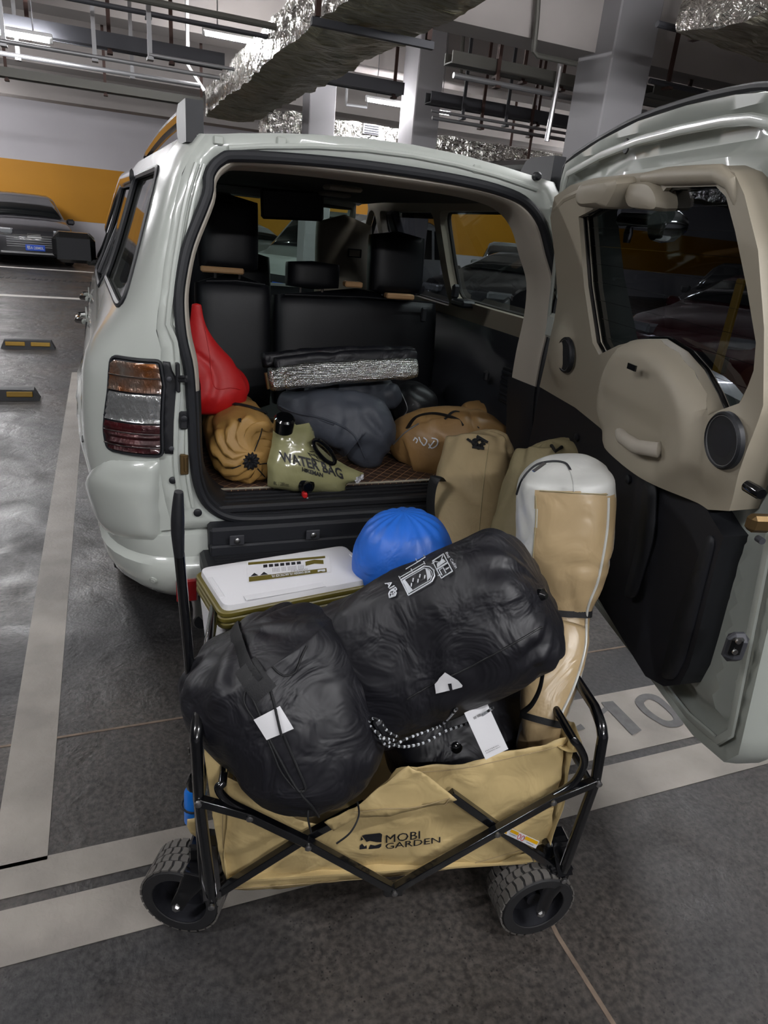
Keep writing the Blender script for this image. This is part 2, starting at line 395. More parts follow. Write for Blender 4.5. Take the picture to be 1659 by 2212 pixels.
def text_on(b, body, fn, size=1., bold=0., w=None, h=None):
    "text laid by fn(u, v); scaled to width w, height h in u,v units"
    vs, fs = textgeo(body, 1, 0, bold)
    x0 = min(v.x for v in vs); x1 = max(v.x for v in vs); y0 = min(v.y for v in vs); y1 = max(v.y for v in vs)
    sx = w/(x1-x0) if w else size; sy = h/(y1-y0) if h else (sx if w else size)
    return b.add([fn((v.x-x0)*sx, (v.y-y0)*sy) for v in vs], fs)
def decal(tree, poly, off=.0025, step=None, b=None):
    "a patch of print or cloth laid on a surface; poly in picture pixels"
    st = step or 12
    return panel([V(p) for p in poly], [], lambda u, v: hit(tree, u, v, off)[0], st, b)
def line_on(b, tree, pts, r, off=.003, n=6, seg=10, flat=None):
    c = arcpts([V((p[0], p[1], 0)) for p in pts], seg); path = [hit(tree, p.x, p.y, off)[0] for p in c]
    up = hit(tree, c[0].x, c[0].y, off)[1]
    return b.tube(path, r, n, flat=flat, up=up)
# ================================================================ the garage
CEIL = 4.3
o = struct(B().box((9, 8.2, -.05), (44, 34, .1)).obj('floor', 'floor', smooth=False)); FLOOR = o
def strip(name, poly, m, z=.002, label=None):
    b = B(); n = len(poly); b.add([(p[0], p[1], z) for p in poly]+[(p[0], p[1], z-.0015) for p in poly], [tuple(range(n))]+[(i, n+i, n+(i+1) % n, (i+1) % n) for i in range(n)])
    o = b.obj(name, m, FLOOR, smooth=False, label=label); return o
strip('parking_line', [(-.365, 1.5), (-.232, 1.5), (-.232, 7.6), (-.365, 7.6)], 'stripe')
strip('parking_line', [(-.365, 1.408), (1.33, 1.412), (1.33, 1.512), (-.365, 1.512)], 'stripe')
strip('parking_line', [(-3.0, 1.225), (3.6, 1.225), (3.6, 1.378), (-3.0, 1.372)], 'stripe')
strip('parking_line', [(-3.0, 1.408), (-.366, 1.408), (-.366, 1.512), (-3.0, 1.512)], 'stripe')
strip('number_plate_paint', [(1.331, 1.412), (2.5, 1.412), (2.5, 1.71), (1.331, 1.71)], 'stripe')
strip('parking_line', [(2.6, 1.5), (2.74, 1.5), (2.74, 7.6), (2.6, 7.6)], 'stripe')
b = B()
def fl(px, py): return P(px, py, 2, .0045)
# the painted bay number
def quadmap(p00, p10, p01):
    a, bb, c = V(p00), V(p10), V(p01)
    return lambda u, v: a+(bb-a)*u+(c-a)*v
NM = lambda x0, x1, y0=1.46, y1=1.655: (lambda u, v: V((x0+(x1-x0)*u, y0+(y1-y0)*v, .0045)))
Zp = lambda l: [(1000+.3972*x, 1480+.3972*y) for x, y in l]
def fpaint(nm, outer, holes=()):
    o2 = [P(x, y, 2, .0045).xy for x, y in outer]; h2 = [[P(x, y, 2, .0045).xy for x, y in h] for h in holes]
    panel([V(p) for p in o2], h2, lambda u, v: V((u, v, .0045)), .03).obj(nm, 'numgrey', FLOOR, smooth=False)
fpaint('painted_hyphen', Zp([(590, 238), (640, 210), (666, 237), (604, 251)]))
fpaint('painted_digit', Zp([(752, 92), (815, 86), (973, 245), (920, 272), (790, 135), (762, 160), (735, 147), (770, 118)]))
fpaint('painted_digit', [(p.x, p.y) for p in arcpts([V((x, y, 0)) for x, y in Zp([(935, 90), (960, 55), (1010, 46), (1065, 62), (1125, 112), (1190, 178), (1198, 210), (1165, 227), (1105, 224), (1045, 193), (980, 148)])], 3, True)],
       [[(p.x, p.y) for p in arcpts([V((x, y, 0)) for x, y in Zp([(985, 92), (1010, 76), (1050, 88), (1105, 132), (1145, 178), (1130, 193), (1090, 188), (1035, 154), (995, 118)])], 3, True)]])
bb = B(); text_on(bb, '7', NM(1.16, 1.31, 1.45, 1.655), 1, .02, 1, 1); bb.obj('painted_digit', 'numgrey', FLOOR, smooth=False)
for pl in ([(-4, 1.99), (4, 1.97), (4, 1.979), (-4, 1.999)], [(1.0, -3), (1.012, -3), (.985, .9), (1.02, 1.22), (1.008, 1.22), (.973, .9)], [(1.0, 1.72), (1.012, 1.72), (1.05, 7), (1.038, 7)]):
    strip('floor_joint', pl, 'joint', .0015)
for y0, y1 in ((19.3, 19.55), (13.7, 13.95)): strip('road_line', [(-7, y0), (2.4, y0-.02), (2.4, y1-.02), (-7, y1)], 'white_line')
bb = B()
for i in range(70):
    if i % 14: bb.box((-5+i*.12, 16.9, .003), (.06, .3, .004))
o = bb.obj('drain_slot', 'blackplastic', FLOOR, smooth=False); o['kind'] = 'stuff'
# walls: white over a yellow band over white
WY = 24.5
def wall(name, c, d): return struct(B().box(c, d).obj(name, 'wallwhite', smooth=False))
wb = wall('wall_back', (9, WY+.1, CEIL/2), (44, .2, CEIL)); wall('wall_front', (9, -8.7, CEIL/2), (44, .2, CEIL))
wall('wall_left', (-12.9, 8, CEIL/2), (.2, 33.2, CEIL)); wall('wall_right', (30.9, 8, CEIL/2), (.2, 33.2, CEIL))
B().box((9, WY-.006, 1.8), (43.6, .012, 1.52)).obj('yellow_band', 'wallyellow', wb, smooth=False, label='yellow painted band along the white wall')
struct(B().box((9, 8.2, CEIL+.1), (44, 34, .2)).obj('ceiling', 'concrete', smooth=False))
for i, (y, zb, hw) in enumerate([(6.05, 3.2, .17), (10.2, 3.6, .25), (14.4, 3.6, .3), (20, 3.7, .3), (-3.2, 3.7, .3)]):
    struct(B().box((9, y, (zb+CEIL)/2), (43.6, hw*2, CEIL-zb+.01)).obj('trim_%d' % (i+1), 'concrete', smooth=False), 'concrete ceiling beam')
def column(pl, pm, pr, name, w=.6, label=''):
    a = P(*pm, 1, 10.); c = P(*pr, 1, 10.); Y = w/((c.x-a.x)/10); x0 = a.x*Y/10; d = P(*pl, 0, x0).y-Y; d = min(max(d, .5), 1.3)
    b = B().box((x0+w/2, Y+d/2, CEIL/2), (w, d, CEIL-.01), bev=.012); return struct(b.obj(name, 'column', smooth=False), label)
column((1270, 0), (1345, 0), (1437, 0), 'column', .42, 'thick grey concrete column behind the open car door')
column((882, 60), (912, 60), (970, 60), 'column', .36, 'grey concrete column between the car roof and the foil duct')
b = B().box((2.86, 10.35, CEIL/2), (.36, .4, CEIL-.01), bev=.012); struct(b.obj('column', 'column', smooth=False), 'far pale column behind the car roof')

# ---- foil wrapped ducts
def duct(name, x0, x1, y0, y1, z0, z1, along, label, hangers=()):
    rt = thing(name, label, 'duct', ((x0+x1)/2, (y0+y1)/2, z0))
    L = (y1-y0) if along == 'y' else (x1-x0); n = int(L/.07); top = B(); und = B()
    def ringpt(s, k):  # k 0..15 round the box
        pass
    corners = [(0, 0), (1, 0), (1, 1), (0, 1)]; m = 9
    prof = []
    for c in range(4):
        p, q = corners[c], corners[(c+1) % 4]
        for k in range(m): prof.append((p[0]+(q[0]-p[0])*k/m, p[1]+(q[1]-p[1])*k/m))
    wdt = (x1-x0) if along == 'y' else (y1-y0); hgt = z1-z0; rings = []
    for i in range(n+1):
        s = L*i/n; R = []
        for (u, v) in prof:
            e = .012; uu = (u-.5)*wdt; vv = v*hgt
            if along == 'y': p = V(((x0+x1)/2+uu, y0+s, z0+vv))
            else: p = V((x0+s, (y0+y1)/2+uu, z0+vv))
            q = p*1.0; nn = noise.noise_vector(q*3.2)*.028+noise.noise_vector(q*9)*.018+noise.noise_vector(q*22)*.007
            bul = .02*sin(s*2.2)+(.02 if int(s*1.3) % 2 else 0)
            if v == 0: nn.z -= .03*sin(pi*u)+bul*.3
            R.append(p+nn)
        rings.append(R)
    B_ = B().loft(rings)
    # split the underside with its painted reflection from the bright sides
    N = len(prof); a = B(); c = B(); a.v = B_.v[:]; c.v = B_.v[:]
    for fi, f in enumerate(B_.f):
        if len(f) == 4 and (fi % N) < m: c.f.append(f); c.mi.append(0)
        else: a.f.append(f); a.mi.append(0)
    a.obj('foil_side', 'foil', rt, smooth=False); c.obj('foil_underside', 'foilreflect', rt, smooth=False)
    for s in hangers:
        if along == 'y':
            for xx in (x0-.06, x1+.06): B().box((xx, s, (z0+CEIL)/2-.03), (.035, .035, CEIL-z0)).obj('hanger_rod', 'rustrod', rt, smooth=False)
            B().box(((x0+x1)/2, s, z0-.06), (x1-x0+.2, .045, .045)).obj('hanger_bar', 'darksteel', rt, smooth=False)
        else:
            for yy in (y0-.04, y1+.04): B().box((s, yy, (z0+CEIL)/2-.03), (.03, .03, CEIL-z0)).obj('hanger_rod', 'rustrod', rt, smooth=False)
    return rt
duct('foil_duct', 1.46, 2.14, 1.5, 11.3, 2.9, 3.2, 'y', 'big silver foil-wrapped duct running away over the car roof', (2.2, 5.2))
duct('foil_duct', 2.25, 12, 10.8, 11.35, 2.66, 3.04, 'x', 'crumpled bright foil duct crossing behind the columns at roof height', (3.2, 6.5, 9.5))
duct('foil_duct', 3.6, 9.5, 3.3, 4.35, 2.98, 3.3, 'x', 'foil duct in the top right corner above the open door', (5.5, 8))
b = B().box(P(803, 280, 1, 10.77), (.28, .04, .13)); g = thing('duct_grille', 'small dark air grille in the bright foil duct', 'grille', P(803, 280, 1, 10.77)); b.obj('grille_frame', 'galv', g, smooth=False)
for k in range(4): B().box(P(803, 280, 1, 10.74)+V((0, 0, -.045+k*.03)), (.22, .02, .014)).obj('slat', 'darksteel', g, smooth=False)

# ---- pipes and cable trays along x with their hangers
def run(name, pa, pb, z, r, m, label, cat, ext=(0, 0), rods=(), flat=None, group=None, rodm='rustrod'):
    a = P(*pa, 2, z); c = P(*pb, 2, z); y = (a.y+c.y)/2; x0 = a.x-ext[0]; x1 = c.x+ext[1]
    rt = thing(name, label, cat, ((x0+x1)/2, y, z), group)
    b = B()
    if flat:
        w_, h_ = flat; b.box(((x0+x1)/2, y, z+h_*.1), (x1-x0, w_, .012)); b.box(((x0+x1)/2, y-w_/2, z+h_/2), (x1-x0, .015, h_)); b.box(((x0+x1)/2, y+w_/2, z+h_/2), (x1-x0, .015, h_))
        b.obj('tray', m, rt, smooth=False)
        for k in range(int((x1-x0)/.5)): B().box((x0+.25+k*.5, y, z+.02), (.03, w_, .02)).obj('rung', m, rt, smooth=False)
    else: b.tube([(x0, y, z), (x1, y, z)], r, 10); b.obj('pipe', m, rt)
    for rx in rods:
        xx = P(rx, pa[1]+(pb[1]-pa[1])*(rx-pa[0])/(pb[0]-pa[0]), 2, z).x
        B().box((xx, y, (z+CEIL)/2-.02), (.035, .02, CEIL-z)).obj('hanger_rod', rodm, rt, smooth=False)
        B().box((xx, y, z-.03), (.05, .09, .02)).obj('hanger_clip', rodm, rt, smooth=False)
    return rt
run('cable_tray', (0, 62), (480, 152), 2.95, 0, 'darksteel', 'dark cable tray above the left tube lamp', 'cable tray', (6, 0), (60, 237, 370), (.16, .12))
run('cable_tray', (0, 166), (430, 230), 2.95, 0, 'trayg', 'grey cable tray along the top of the white wall', 'cable tray', (6, 0.05), (15, 228, 436), (.2, .10))
run('pipe', (0, 88), (475, 168), 2.8, .018, 'galv', 'thin pipe just under the left tube lamp', 'pipe', (6, 0), (8, 205), rodm='galv')
run('pipe', (0, 116), (434, 184), 2.85, .022, 'galv', 'thin pipe hung below the lamp pipe at upper left', 'pipe', (6, 0), (40, 286), rodm='galv')
run('pipe', (156, 0), (480, 58), 3.1, .02, 'darksteel', 'dark pipe across the top left corner', 'pipe', (4, .6), (320,), rodm='darksteel')
run('pipe', (290, 0), (600, 55), 3.05, .025, 'trayg', 'thick grey pipe at the top beside the foil duct', 'pipe', (.3, 0), ())
run('pipe', (321, 118), (480, 145), 2.75, .014, 'galv', 'short bright pipe left of the foil duct', 'pipe', (0, .1), (324,), rodm='galv')
run('cable_tray', (965, 140), (1240, 192), 3.1, 0, 'trayg', 'grey cable tray between the two columns', 'cable tray', (0, 8), (1072, 1130, 1215), (.16, .10))
run('cable_tray', (965, 228), (1225, 280), 3.0, 0, 'darksteel', 'blue-black cable tray low between the columns', 'cable tray', (.2, 3), (1155,), (.16, .12))
run('pipe', (970, 166), (1235, 207), 3.0, .025, 'galv', 'pipe under the grey cable tray between the columns', 'pipe', (0, 1), (1070,))
run('pipe', (965, 245), (1235, 290), 2.9, .016, 'galv', 'thin pipe under the blue-black tray', 'pipe', (.2, 2), (998, 1092), rodm='darksteel')
run('pipe', (960, 262), (1225, 300), 2.85, .02, 'galv', 'lowest pipe between the columns', 'pipe', (.2, 2), (1035, 1148))
run('pipe', (1430, 48), (1659, 118), 3.1, .022, 'darksteel', 'dark pipe right of the thick column', 'pipe', (0, 4), (1508,))
run('pipe', (1400, 175), (1600, 215), 3.0, .022, 'darksteel', 'dark pipe just above the open car door', 'pipe', (0, 4), (1440,))
run('cable_tray', (700, 178), (865, 208), 3.05, 0, 'darksteel', 'black cable tray between the foil duct and the middle column', 'cable tray', (.2, 0), (850,), (.16, .12))
run('cable_tray', (1400, 205), (1500, 228), 3.0, 0, 'trayg', 'grey cable tray beside the thick column', 'cable tray', (0, 8), (1480,), (.16, .10))
def bent(label, pts, Y, r=.02, m='galv'):
    rt = thing('conduit', label, 'pipe', Q(*pts[0], Y)); p0 = Q(*pts[0], Y); B().tube(([V((p0.x, p0.y, CEIL+.02))] if p0.z < CEIL else [])+[Q(*p, Y) for p in pts], r, 8).obj('pipe', m, rt); return rt
bent('elbow pipe dropping beside the thick column', [(1166, -60), (1160, 40), (1153, 112), (1160, 120), (1245, 138)], 5.8, .022, 'trayg')
bent('grey elbow pipe dropping behind the middle column', [(1001, 70), (996, 158), (1004, 163), (1072, 180)], 9.2, .025, 'trayg')
bent('bright steel drop pipe left of the thick column', [(1203, 185), (1181, 305)], 6.6, .025, 'steel')
bent('second drop pipe right of the thick column', [(1556, 10), (1518, 220)], 6.5, .022, 'trayg')
bent('thin drop pipe right of the thick column', [(1474, 50), (1448, 190)], 6.5, .014, 'trayg')
bent('thin white zigzag conduit by the far tube lamp', [(748, 215), (748, 226), (792, 232), (794, 216), (868, 226)], 11, .02, 'galv')
bent('slanted bright rod left of the foil duct end', [(406, 142), (441, 196)], 9, .02, 'lampwhite')
for px, y0, y1, Y in ((1262, -20, 108, 6.5), (1250, -20, 108, 6.2), (1655, 120, 190, 6), (1000, 245, 300, 12), (735, 220, 252, 14), (804, 205, 238, 14), (719, 222, 250, 13)):
    pass

# ---- tube lamps
def lamp(i, x, y, z, hl, wt):
    rt = thing('tube_lamp', LAMPL[i] if i < len(LAMPL) else 'unseen fluorescent tube lamp put in to light the garage', 'lamp', (x, y, z), 'unseen tube lamps put in for light' if i >= len(LAMPL) else None)
    B().box((x, y, z+.035), (hl*2+.06, .05, .035), bev=.006).obj('housing', 'lampwhite', rt)
    B().tube([(x-hl, y, z), (x+hl, y, z)], .019, 12).obj('tube', 'tube', rt)
    for s in (-1, 1):
        B().tube([(x+s*(hl+.005), y, z), (x+s*(hl+.03), y, z)], .022, 10).obj('end_cap', 'lampwhite', rt)
        B().tube([(x+s*hl*.8, y, z+.05), (x+s*hl*.8, y, CEIL)], .006, 6).obj('hanger_rod', 'galv', rt)
LAMPL = ['lit tube lamp at the left edge under the cable tray', 'lit tube lamp left of the foil duct', 'small far lit tube lamp left of the middle column']
for i, t in enumerate(TUBES): lamp(i, *t)

# ---- wheel stops
def wheel_stop(c, label):
    rt = thing('wheel_stop', label, 'wheel stop', (c[0], c[1], 0)); x, y = c
    b = B(); L = .28; prof = [(-.075, 0), (-.055, .09), (-.03, .1), (.03, .1), (.055, .09), (.075, 0)]
    rings = [[V((x+s*(L if h < .05 else L*.86), y+d, h*(1 if abs(s) < 1 else .98))) for d, h in prof] for s in (-1, -.6, 0, .6, 1)]
    b.loft(rings); b.obj('rubber_block', 'rubber', rt)
    for sx in (-.13, .13): B().box((x+sx, y-.068, .055), (.2, .012, .045), rot=Matrix.Rotation(-.2, 3, 'X'), bev=.004).obj('reflective_strip', 'stopyellow', rt)
wheel_stop((-.86, 8.9), 'black and yellow rubber wheel stop, the farther of two'); wheel_stop((-.86, 6.5), 'black rubber wheel stop, the nearer of two')

# ---- other cars
def make_car(label, paint, L=4.6, W=1.86, Ht=1.62, kind='suv', plate=None, detail=False):
    "a car pointing along -y at the origin; stations (y, bottom, belt, roof, half width, roof half width)"
    rt = thing('parked_car', label, 'car')
    hw = W/2; f = -L/2
    if kind == 'van': st = [(0, .3, .8, .85, .86, .8), (.06, .25, .9, 1.0, .97, .9), (.5, .2, 1.0, 1.12, 1, .9), (1.25, .2, 1.02, Ht-.1, 1, .84), (1.5, .2, 1.02, Ht-.02, 1, .84), (3, .2, 1.02, Ht, 1, .84), (L-.4, .2, 1.02, Ht-.02, 1, .84), (L-.06, .25, 1.02, Ht-.06, .98, .82), (L, .35, 1.0, 1.1, .92, .8)]
    else: st = [(0, .32, .66, .7, .8, .7), (.05, .24, .78, .84, .93, .82), (.3, .2, .9, .96, .98, .86), (1.2, .2, 1.0, 1.08, 1, .86), (1.35, .2, 1.02, 1.12, 1, .84), (2.1, .2, 1.02, Ht-.08, 1, .74), (2.5, .2, 1.02, Ht, 1, .73), (3.4, .2, 1.03, Ht-.02, 1, .72), (L-.55, .2, 1.05, Ht-.1, .99, .7), (L-.08, .3, 1.0, 1.15, .95, .7), (L, .4, .85, .95, .88, .7)]
    rings = []
    for y, zb, zm, zr, wf, rf in st:
        w1 = hw*wf; w2 = hw*rf; half = [(w1*.93, zb), (w1, zb+.15), (w1*1.0, (zb+zm)/2+.05), (w1*.965, zm), (w2+(w1*.965-w2)*.12, zm+(zr-zm)*.88) if zr-zm > .2 else (w1*.93, zm+(zr-zm)*.5), (w2*.86, zr-.012), (w2*.4, zr)]
        rings.append([V((x, f+y, z)) for x, z in half]+[V((-x, f+y, z)) for x, z in reversed(half)])
    B().loft(rings).obj('body', paint, rt, angle=28)
    # glass panes, lying just proud of the greenhouse
    def g(side, i0, i1, a=.12, c=.9):
        b = B(); r0, r1 = rings[i0], rings[i1]
        j = (3, 4) if side > 0 else (10, 9)
        def pt(r, t): return r[j[0]].lerp(r[j[1]], t)+V((.006*side, 0, 0))
        m0, m1 = (.08, .92)
        q = [pt(r0, a).lerp(pt(r1, a), m0), pt(r0, a).lerp(pt(r1, a), m1), pt(r0, c).lerp(pt(r1, c), m1), pt(r0, c).lerp(pt(r1, c), m0)]
        b.prism(q, (-.01*side, 0, 0)); b.obj('side_window', 'cabinglass', rt, smooth=False)
    wi = 2 if kind == 'van' else 4; wi2 = 3 if kind == 'van' else 5
    for s in (1, -1):
        for k in range(wi2, len(st)-2): g(s, k, k+1, .1, .92)
        r0, r1 = rings[wi], rings[wi2]
    r0, r1 = rings[wi], rings[wi2]
    def ws(r, k): return r[k]
    rows = []
    for t in (.06, .5, .94):
        R_ = [r0[k].lerp(r1[k], t) for k in range(4, 10)]; R_[0] = R_[0].lerp(R_[1], .3); R_[5] = R_[5].lerp(R_[4], .3); rows.append([p+V((0, -.014, .018)) for p in R_])
    B().loft(rows, False, False, closed=False).obj('windscreen', 'cabinglass', rt, angle=80, solid=.004)
    r0, r1 = rings[-2], rings[-3]; q = [r0[4], r0[9], r1[8], r1[5]]; q = [p+V((0, .014, .012)) for p in q]; B().prism(q, (0, -.01, -.004)).obj('rear_window', 'cabinglass', rt, smooth=False)
    for sx in (-1, 1):
        for yy in (.85, L-.95):
            wb_ = thing_part_wheel(rt, (sx*(hw-.11), f+yy, .34), sx)
        B().box((sx*hw*.68, f+.1, .8 if kind != 'van' else .85), (.42, .2, .13), rot=Matrix.Rotation(sx*.35, 3, 'Z'), bev=.03).obj('headlamp', 'lampglass', rt)
        B().box((sx*hw*.82, f+L-.06, .98), (.2, .14, .3), bev=.03).obj('tail_lamp', 'reflector', rt)
        B().box((sx*(hw+.1), f+1.62, 1.06), (.2, .12, .15), bev=.04).obj('door_mirror', paint, rt)
    if detail:
        for k in range(5): B().box((0, f-.012+.004*k, .46+k*.05), (1.25, .03, .018), bev=.004).obj('grille_bar', 'galv', rt)
        B().box((0, f-.004, .72), (1.6, .05, .022), bev=.006).obj('chrome_strip', 'chrome', rt)
        B().box((0, f-.02, .745), (.3, .03, .05), bev=.006).obj('emblem', 'chrome', rt)
        B().box((0, f-.02, .68), (.32, .03, .035), bev=.006).obj('emblem_plate', 'lampwhite', rt)
        B().box((0, f+.02, .31), (1.55, .1, .05), bev=.012).obj('skid_bar', 'galv', rt)
    else: B().box((0, f-.005, .55), (1.1, .04, .2), bev=.02).obj('grille', 'blackplastic', rt)
    B().box((0, f-.03, .44), (.44, .02, .14), bev=.008).obj('number_plate', 'blueprint', rt)
    if plate:
        bb = B(); text_on(bb, plate, lambda u, v: V((-.19+u, f-.043, .4+v)), 1, .01, .38, .085); bb.obj('plate_lettering', 'whiteprint', rt, smooth=False)
    return rt
def thing_part_wheel(rt, c, sx):
    b = B(); pr = [(.2, -.1), (.31, -.1), (.335, -.07), (.34, 0), (.335, .07), (.31, .1), (.2, .1)]
    b.lathe(c, (sx, 0, 0), pr, 28); o = b.obj('wheel', 'rubber', rt)
    b = B(); cc = V(c)+V((sx*.085, 0, 0)); b.lathe(cc, (sx, 0, 0), [(.05, 0), (.06, .03), (.04, .035)], 12)
    for k in range(6):
        a = k*pi/3; d = V((0, cos(a), sin(a))); b.box(cc+d*.12+V((sx*.012, 0, 0)), (.02, .2, .045), rot=Matrix.Rotation(a, 3, 'X'))
    ob = b.obj('rim', 'steel', rt); ob.parent = o
    return o
def place(rt, x, y, rz):
    rt.location = (x, y, 0); rt.rotation_euler = (0, 0, rz)
place(make_car('dark grey car with a blue plate parked by the yellow wall', 'suvgrey', 4.7, 1.92, 1.68, 'suv', '鄂A·28M0L', True), -1.93, 22.4, .16)
place(make_car('white car seen through the windscreen, left of the van', 'carwhite', 4.4, 1.8, 1.5, 'suv'), 3.3, 18.4, .3)
place(make_car('white boxy van with side windows seen through the windscreen', 'carwhite', 4.7, 1.85, 1.9, 'van'), 5.1, 15.0, -.95)
place(make_car('white car seen through the right quarter window', 'carwhite', 4.5, 1.85, 1.62, 'suv'), 10.4, 17.2, -.5)
place(make_car('dark car in front of the white one, seen through the right quarter window', 'suvgrey', 4.6, 1.85, 1.45, 'suv'), 7.4, 11.9, -.95)
place(make_car('dark red car seen through the glass of the open tailgate', 'carred', 4.6, 1.85, 1.5, 'suv'), 8.5, 7.2, -1.2)
place(make_car('dark car beyond the red one, seen through the tailgate glass', 'cardark', 4.7, 1.9, 1.65, 'suv'), 12.5, 11.2, -1.0)
place(make_car('black car right of the red one, seen through the tailgate glass', 'cardark', 4.7, 1.9, 1.5, 'suv'), 8.6, 4.1, -1.3)
for x, y, lb in ((6.6, 5.4, 'nearer yellow post seen through the tailgate glass'), (5.8, 5.3, 'farther thin yellow post seen through the tailgate glass')):
    t = thing('yellow_post', lb, 'post', (x, y, 0)); B().box((x, y, .75), (.09 if x > 6 else .05, .09, 1.5), bev=.01).obj('post', 'stopyellow', t); B().box((x, y, .01), (.2, .2, .02)).obj('base_plate', 'stopyellow', t, smooth=False)
# ================================================================ the white SUV with its tailgate open
XC, Y0 = .89, 2.2
SUV = thing('suv', 'white off-road SUV with its rear door open and luggage inside', 'car', (XC, 4.5, 0))
WP = [(.3, .86), (.45, .905), (.6, .955), (.75, .985), (.85, .995), (1.0, .99), (1.14, .975), (1.22, .935), (1.28, .88), (1.33, .85), (1.46, .80), (1.63, .745), (1.77, .70), (1.83, .63)]
RCP = [(1.12, .235), (1.22, .19), (1.28, .13), (1.33, .105), (1.46, .075), (1.63, .055), (1.85, .05)]
def interp(t, x):
    if x <= t[0][0]: return t[0][1]
    for a, b in zip(t, t[1:]):
        if x <= b[0]: return a[1]+(b[1]-a[1])*(x-a[0])/(b[0]-a[0])
    return t[-1][1]
def Wz(z):
    return sum(interp(WP, z+d) for d in (-.04, -.02, 0, .02, .04))/5
def lean(z): return .12*max(0, z-1.25)
def rc(z): return interp(RCP, z)
def front_taper(y): return .0 if y < 5.4 else .10*((y-5.4)/1.35)**2
def side(s, z, sgn=-1, off=0.):
    "body side: s<0 runs round the rear corner, s>=0 is distance forward"
    r = rc(z); ln = .32
    if s < 0:
        a = (1+s/.4)*pi/2; y = Y0+ln*(1-cos(a)) ; x = Wz(z)-r*(1-sin(a)); nx, ny = sin(a), -cos(a)
    else: y = Y0+ln+s; x = Wz(z); nx, ny = 1, 0
    y += lean(z)*max(0, 1-(y-Y0)/1.2)
    # wheel arch flares
    for wy in (3.2, 5.98):
        d = sqrt((y-wy)**2+(z-.42)**2); x += .035*max(0, 1-abs(d-.5)/.13) if z < .98 else 0
    x -= front_taper(y)
    x += .05*min(1, max(0, (z-1.2)/.1))*min(1, max(0, (y-2.5)/1.6)) if y < 5.4 else .05*min(1, max(0, (z-1.2)/.1))
    return V((XC+sgn*(x+nx*off), y+ny*off, z))
L0 = Y0+.32
def arch(cy, r=.46, cz=.40): return [(cy-L0+r*cos(a), cz+r*sin(a)) for a in [pi*(1-k/14) for k in range(15)]]
outl = [(-.4, .62), (-.2, .60), (.0, .5), (3.2-L0-.47, .42)]+arch(3.2)+[(3.2-L0+.5, .36), (5.98-L0-.5, .36)]+arch(5.98)+[(4.2, .42), (4.22, .95), (4.0, 1.05), (2.75, 1.17), (2.3, 1.5), (1.85, 1.78), (1.6, 1.83), (-.4, 1.83)]
WQ = rnd([(-.13, 1.32), (.86, 1.32), (.86, 1.735), (-.06, 1.74)], .06)
WR = rnd([(.94, 1.27), (1.78, 1.27), (1.78, 1.73), (.94, 1.73)], .05)
WF = rnd([(1.86, 1.26), (2.62, 1.25), (2.22, 1.55), (1.95, 1.73), (1.86, 1.73)], .05)
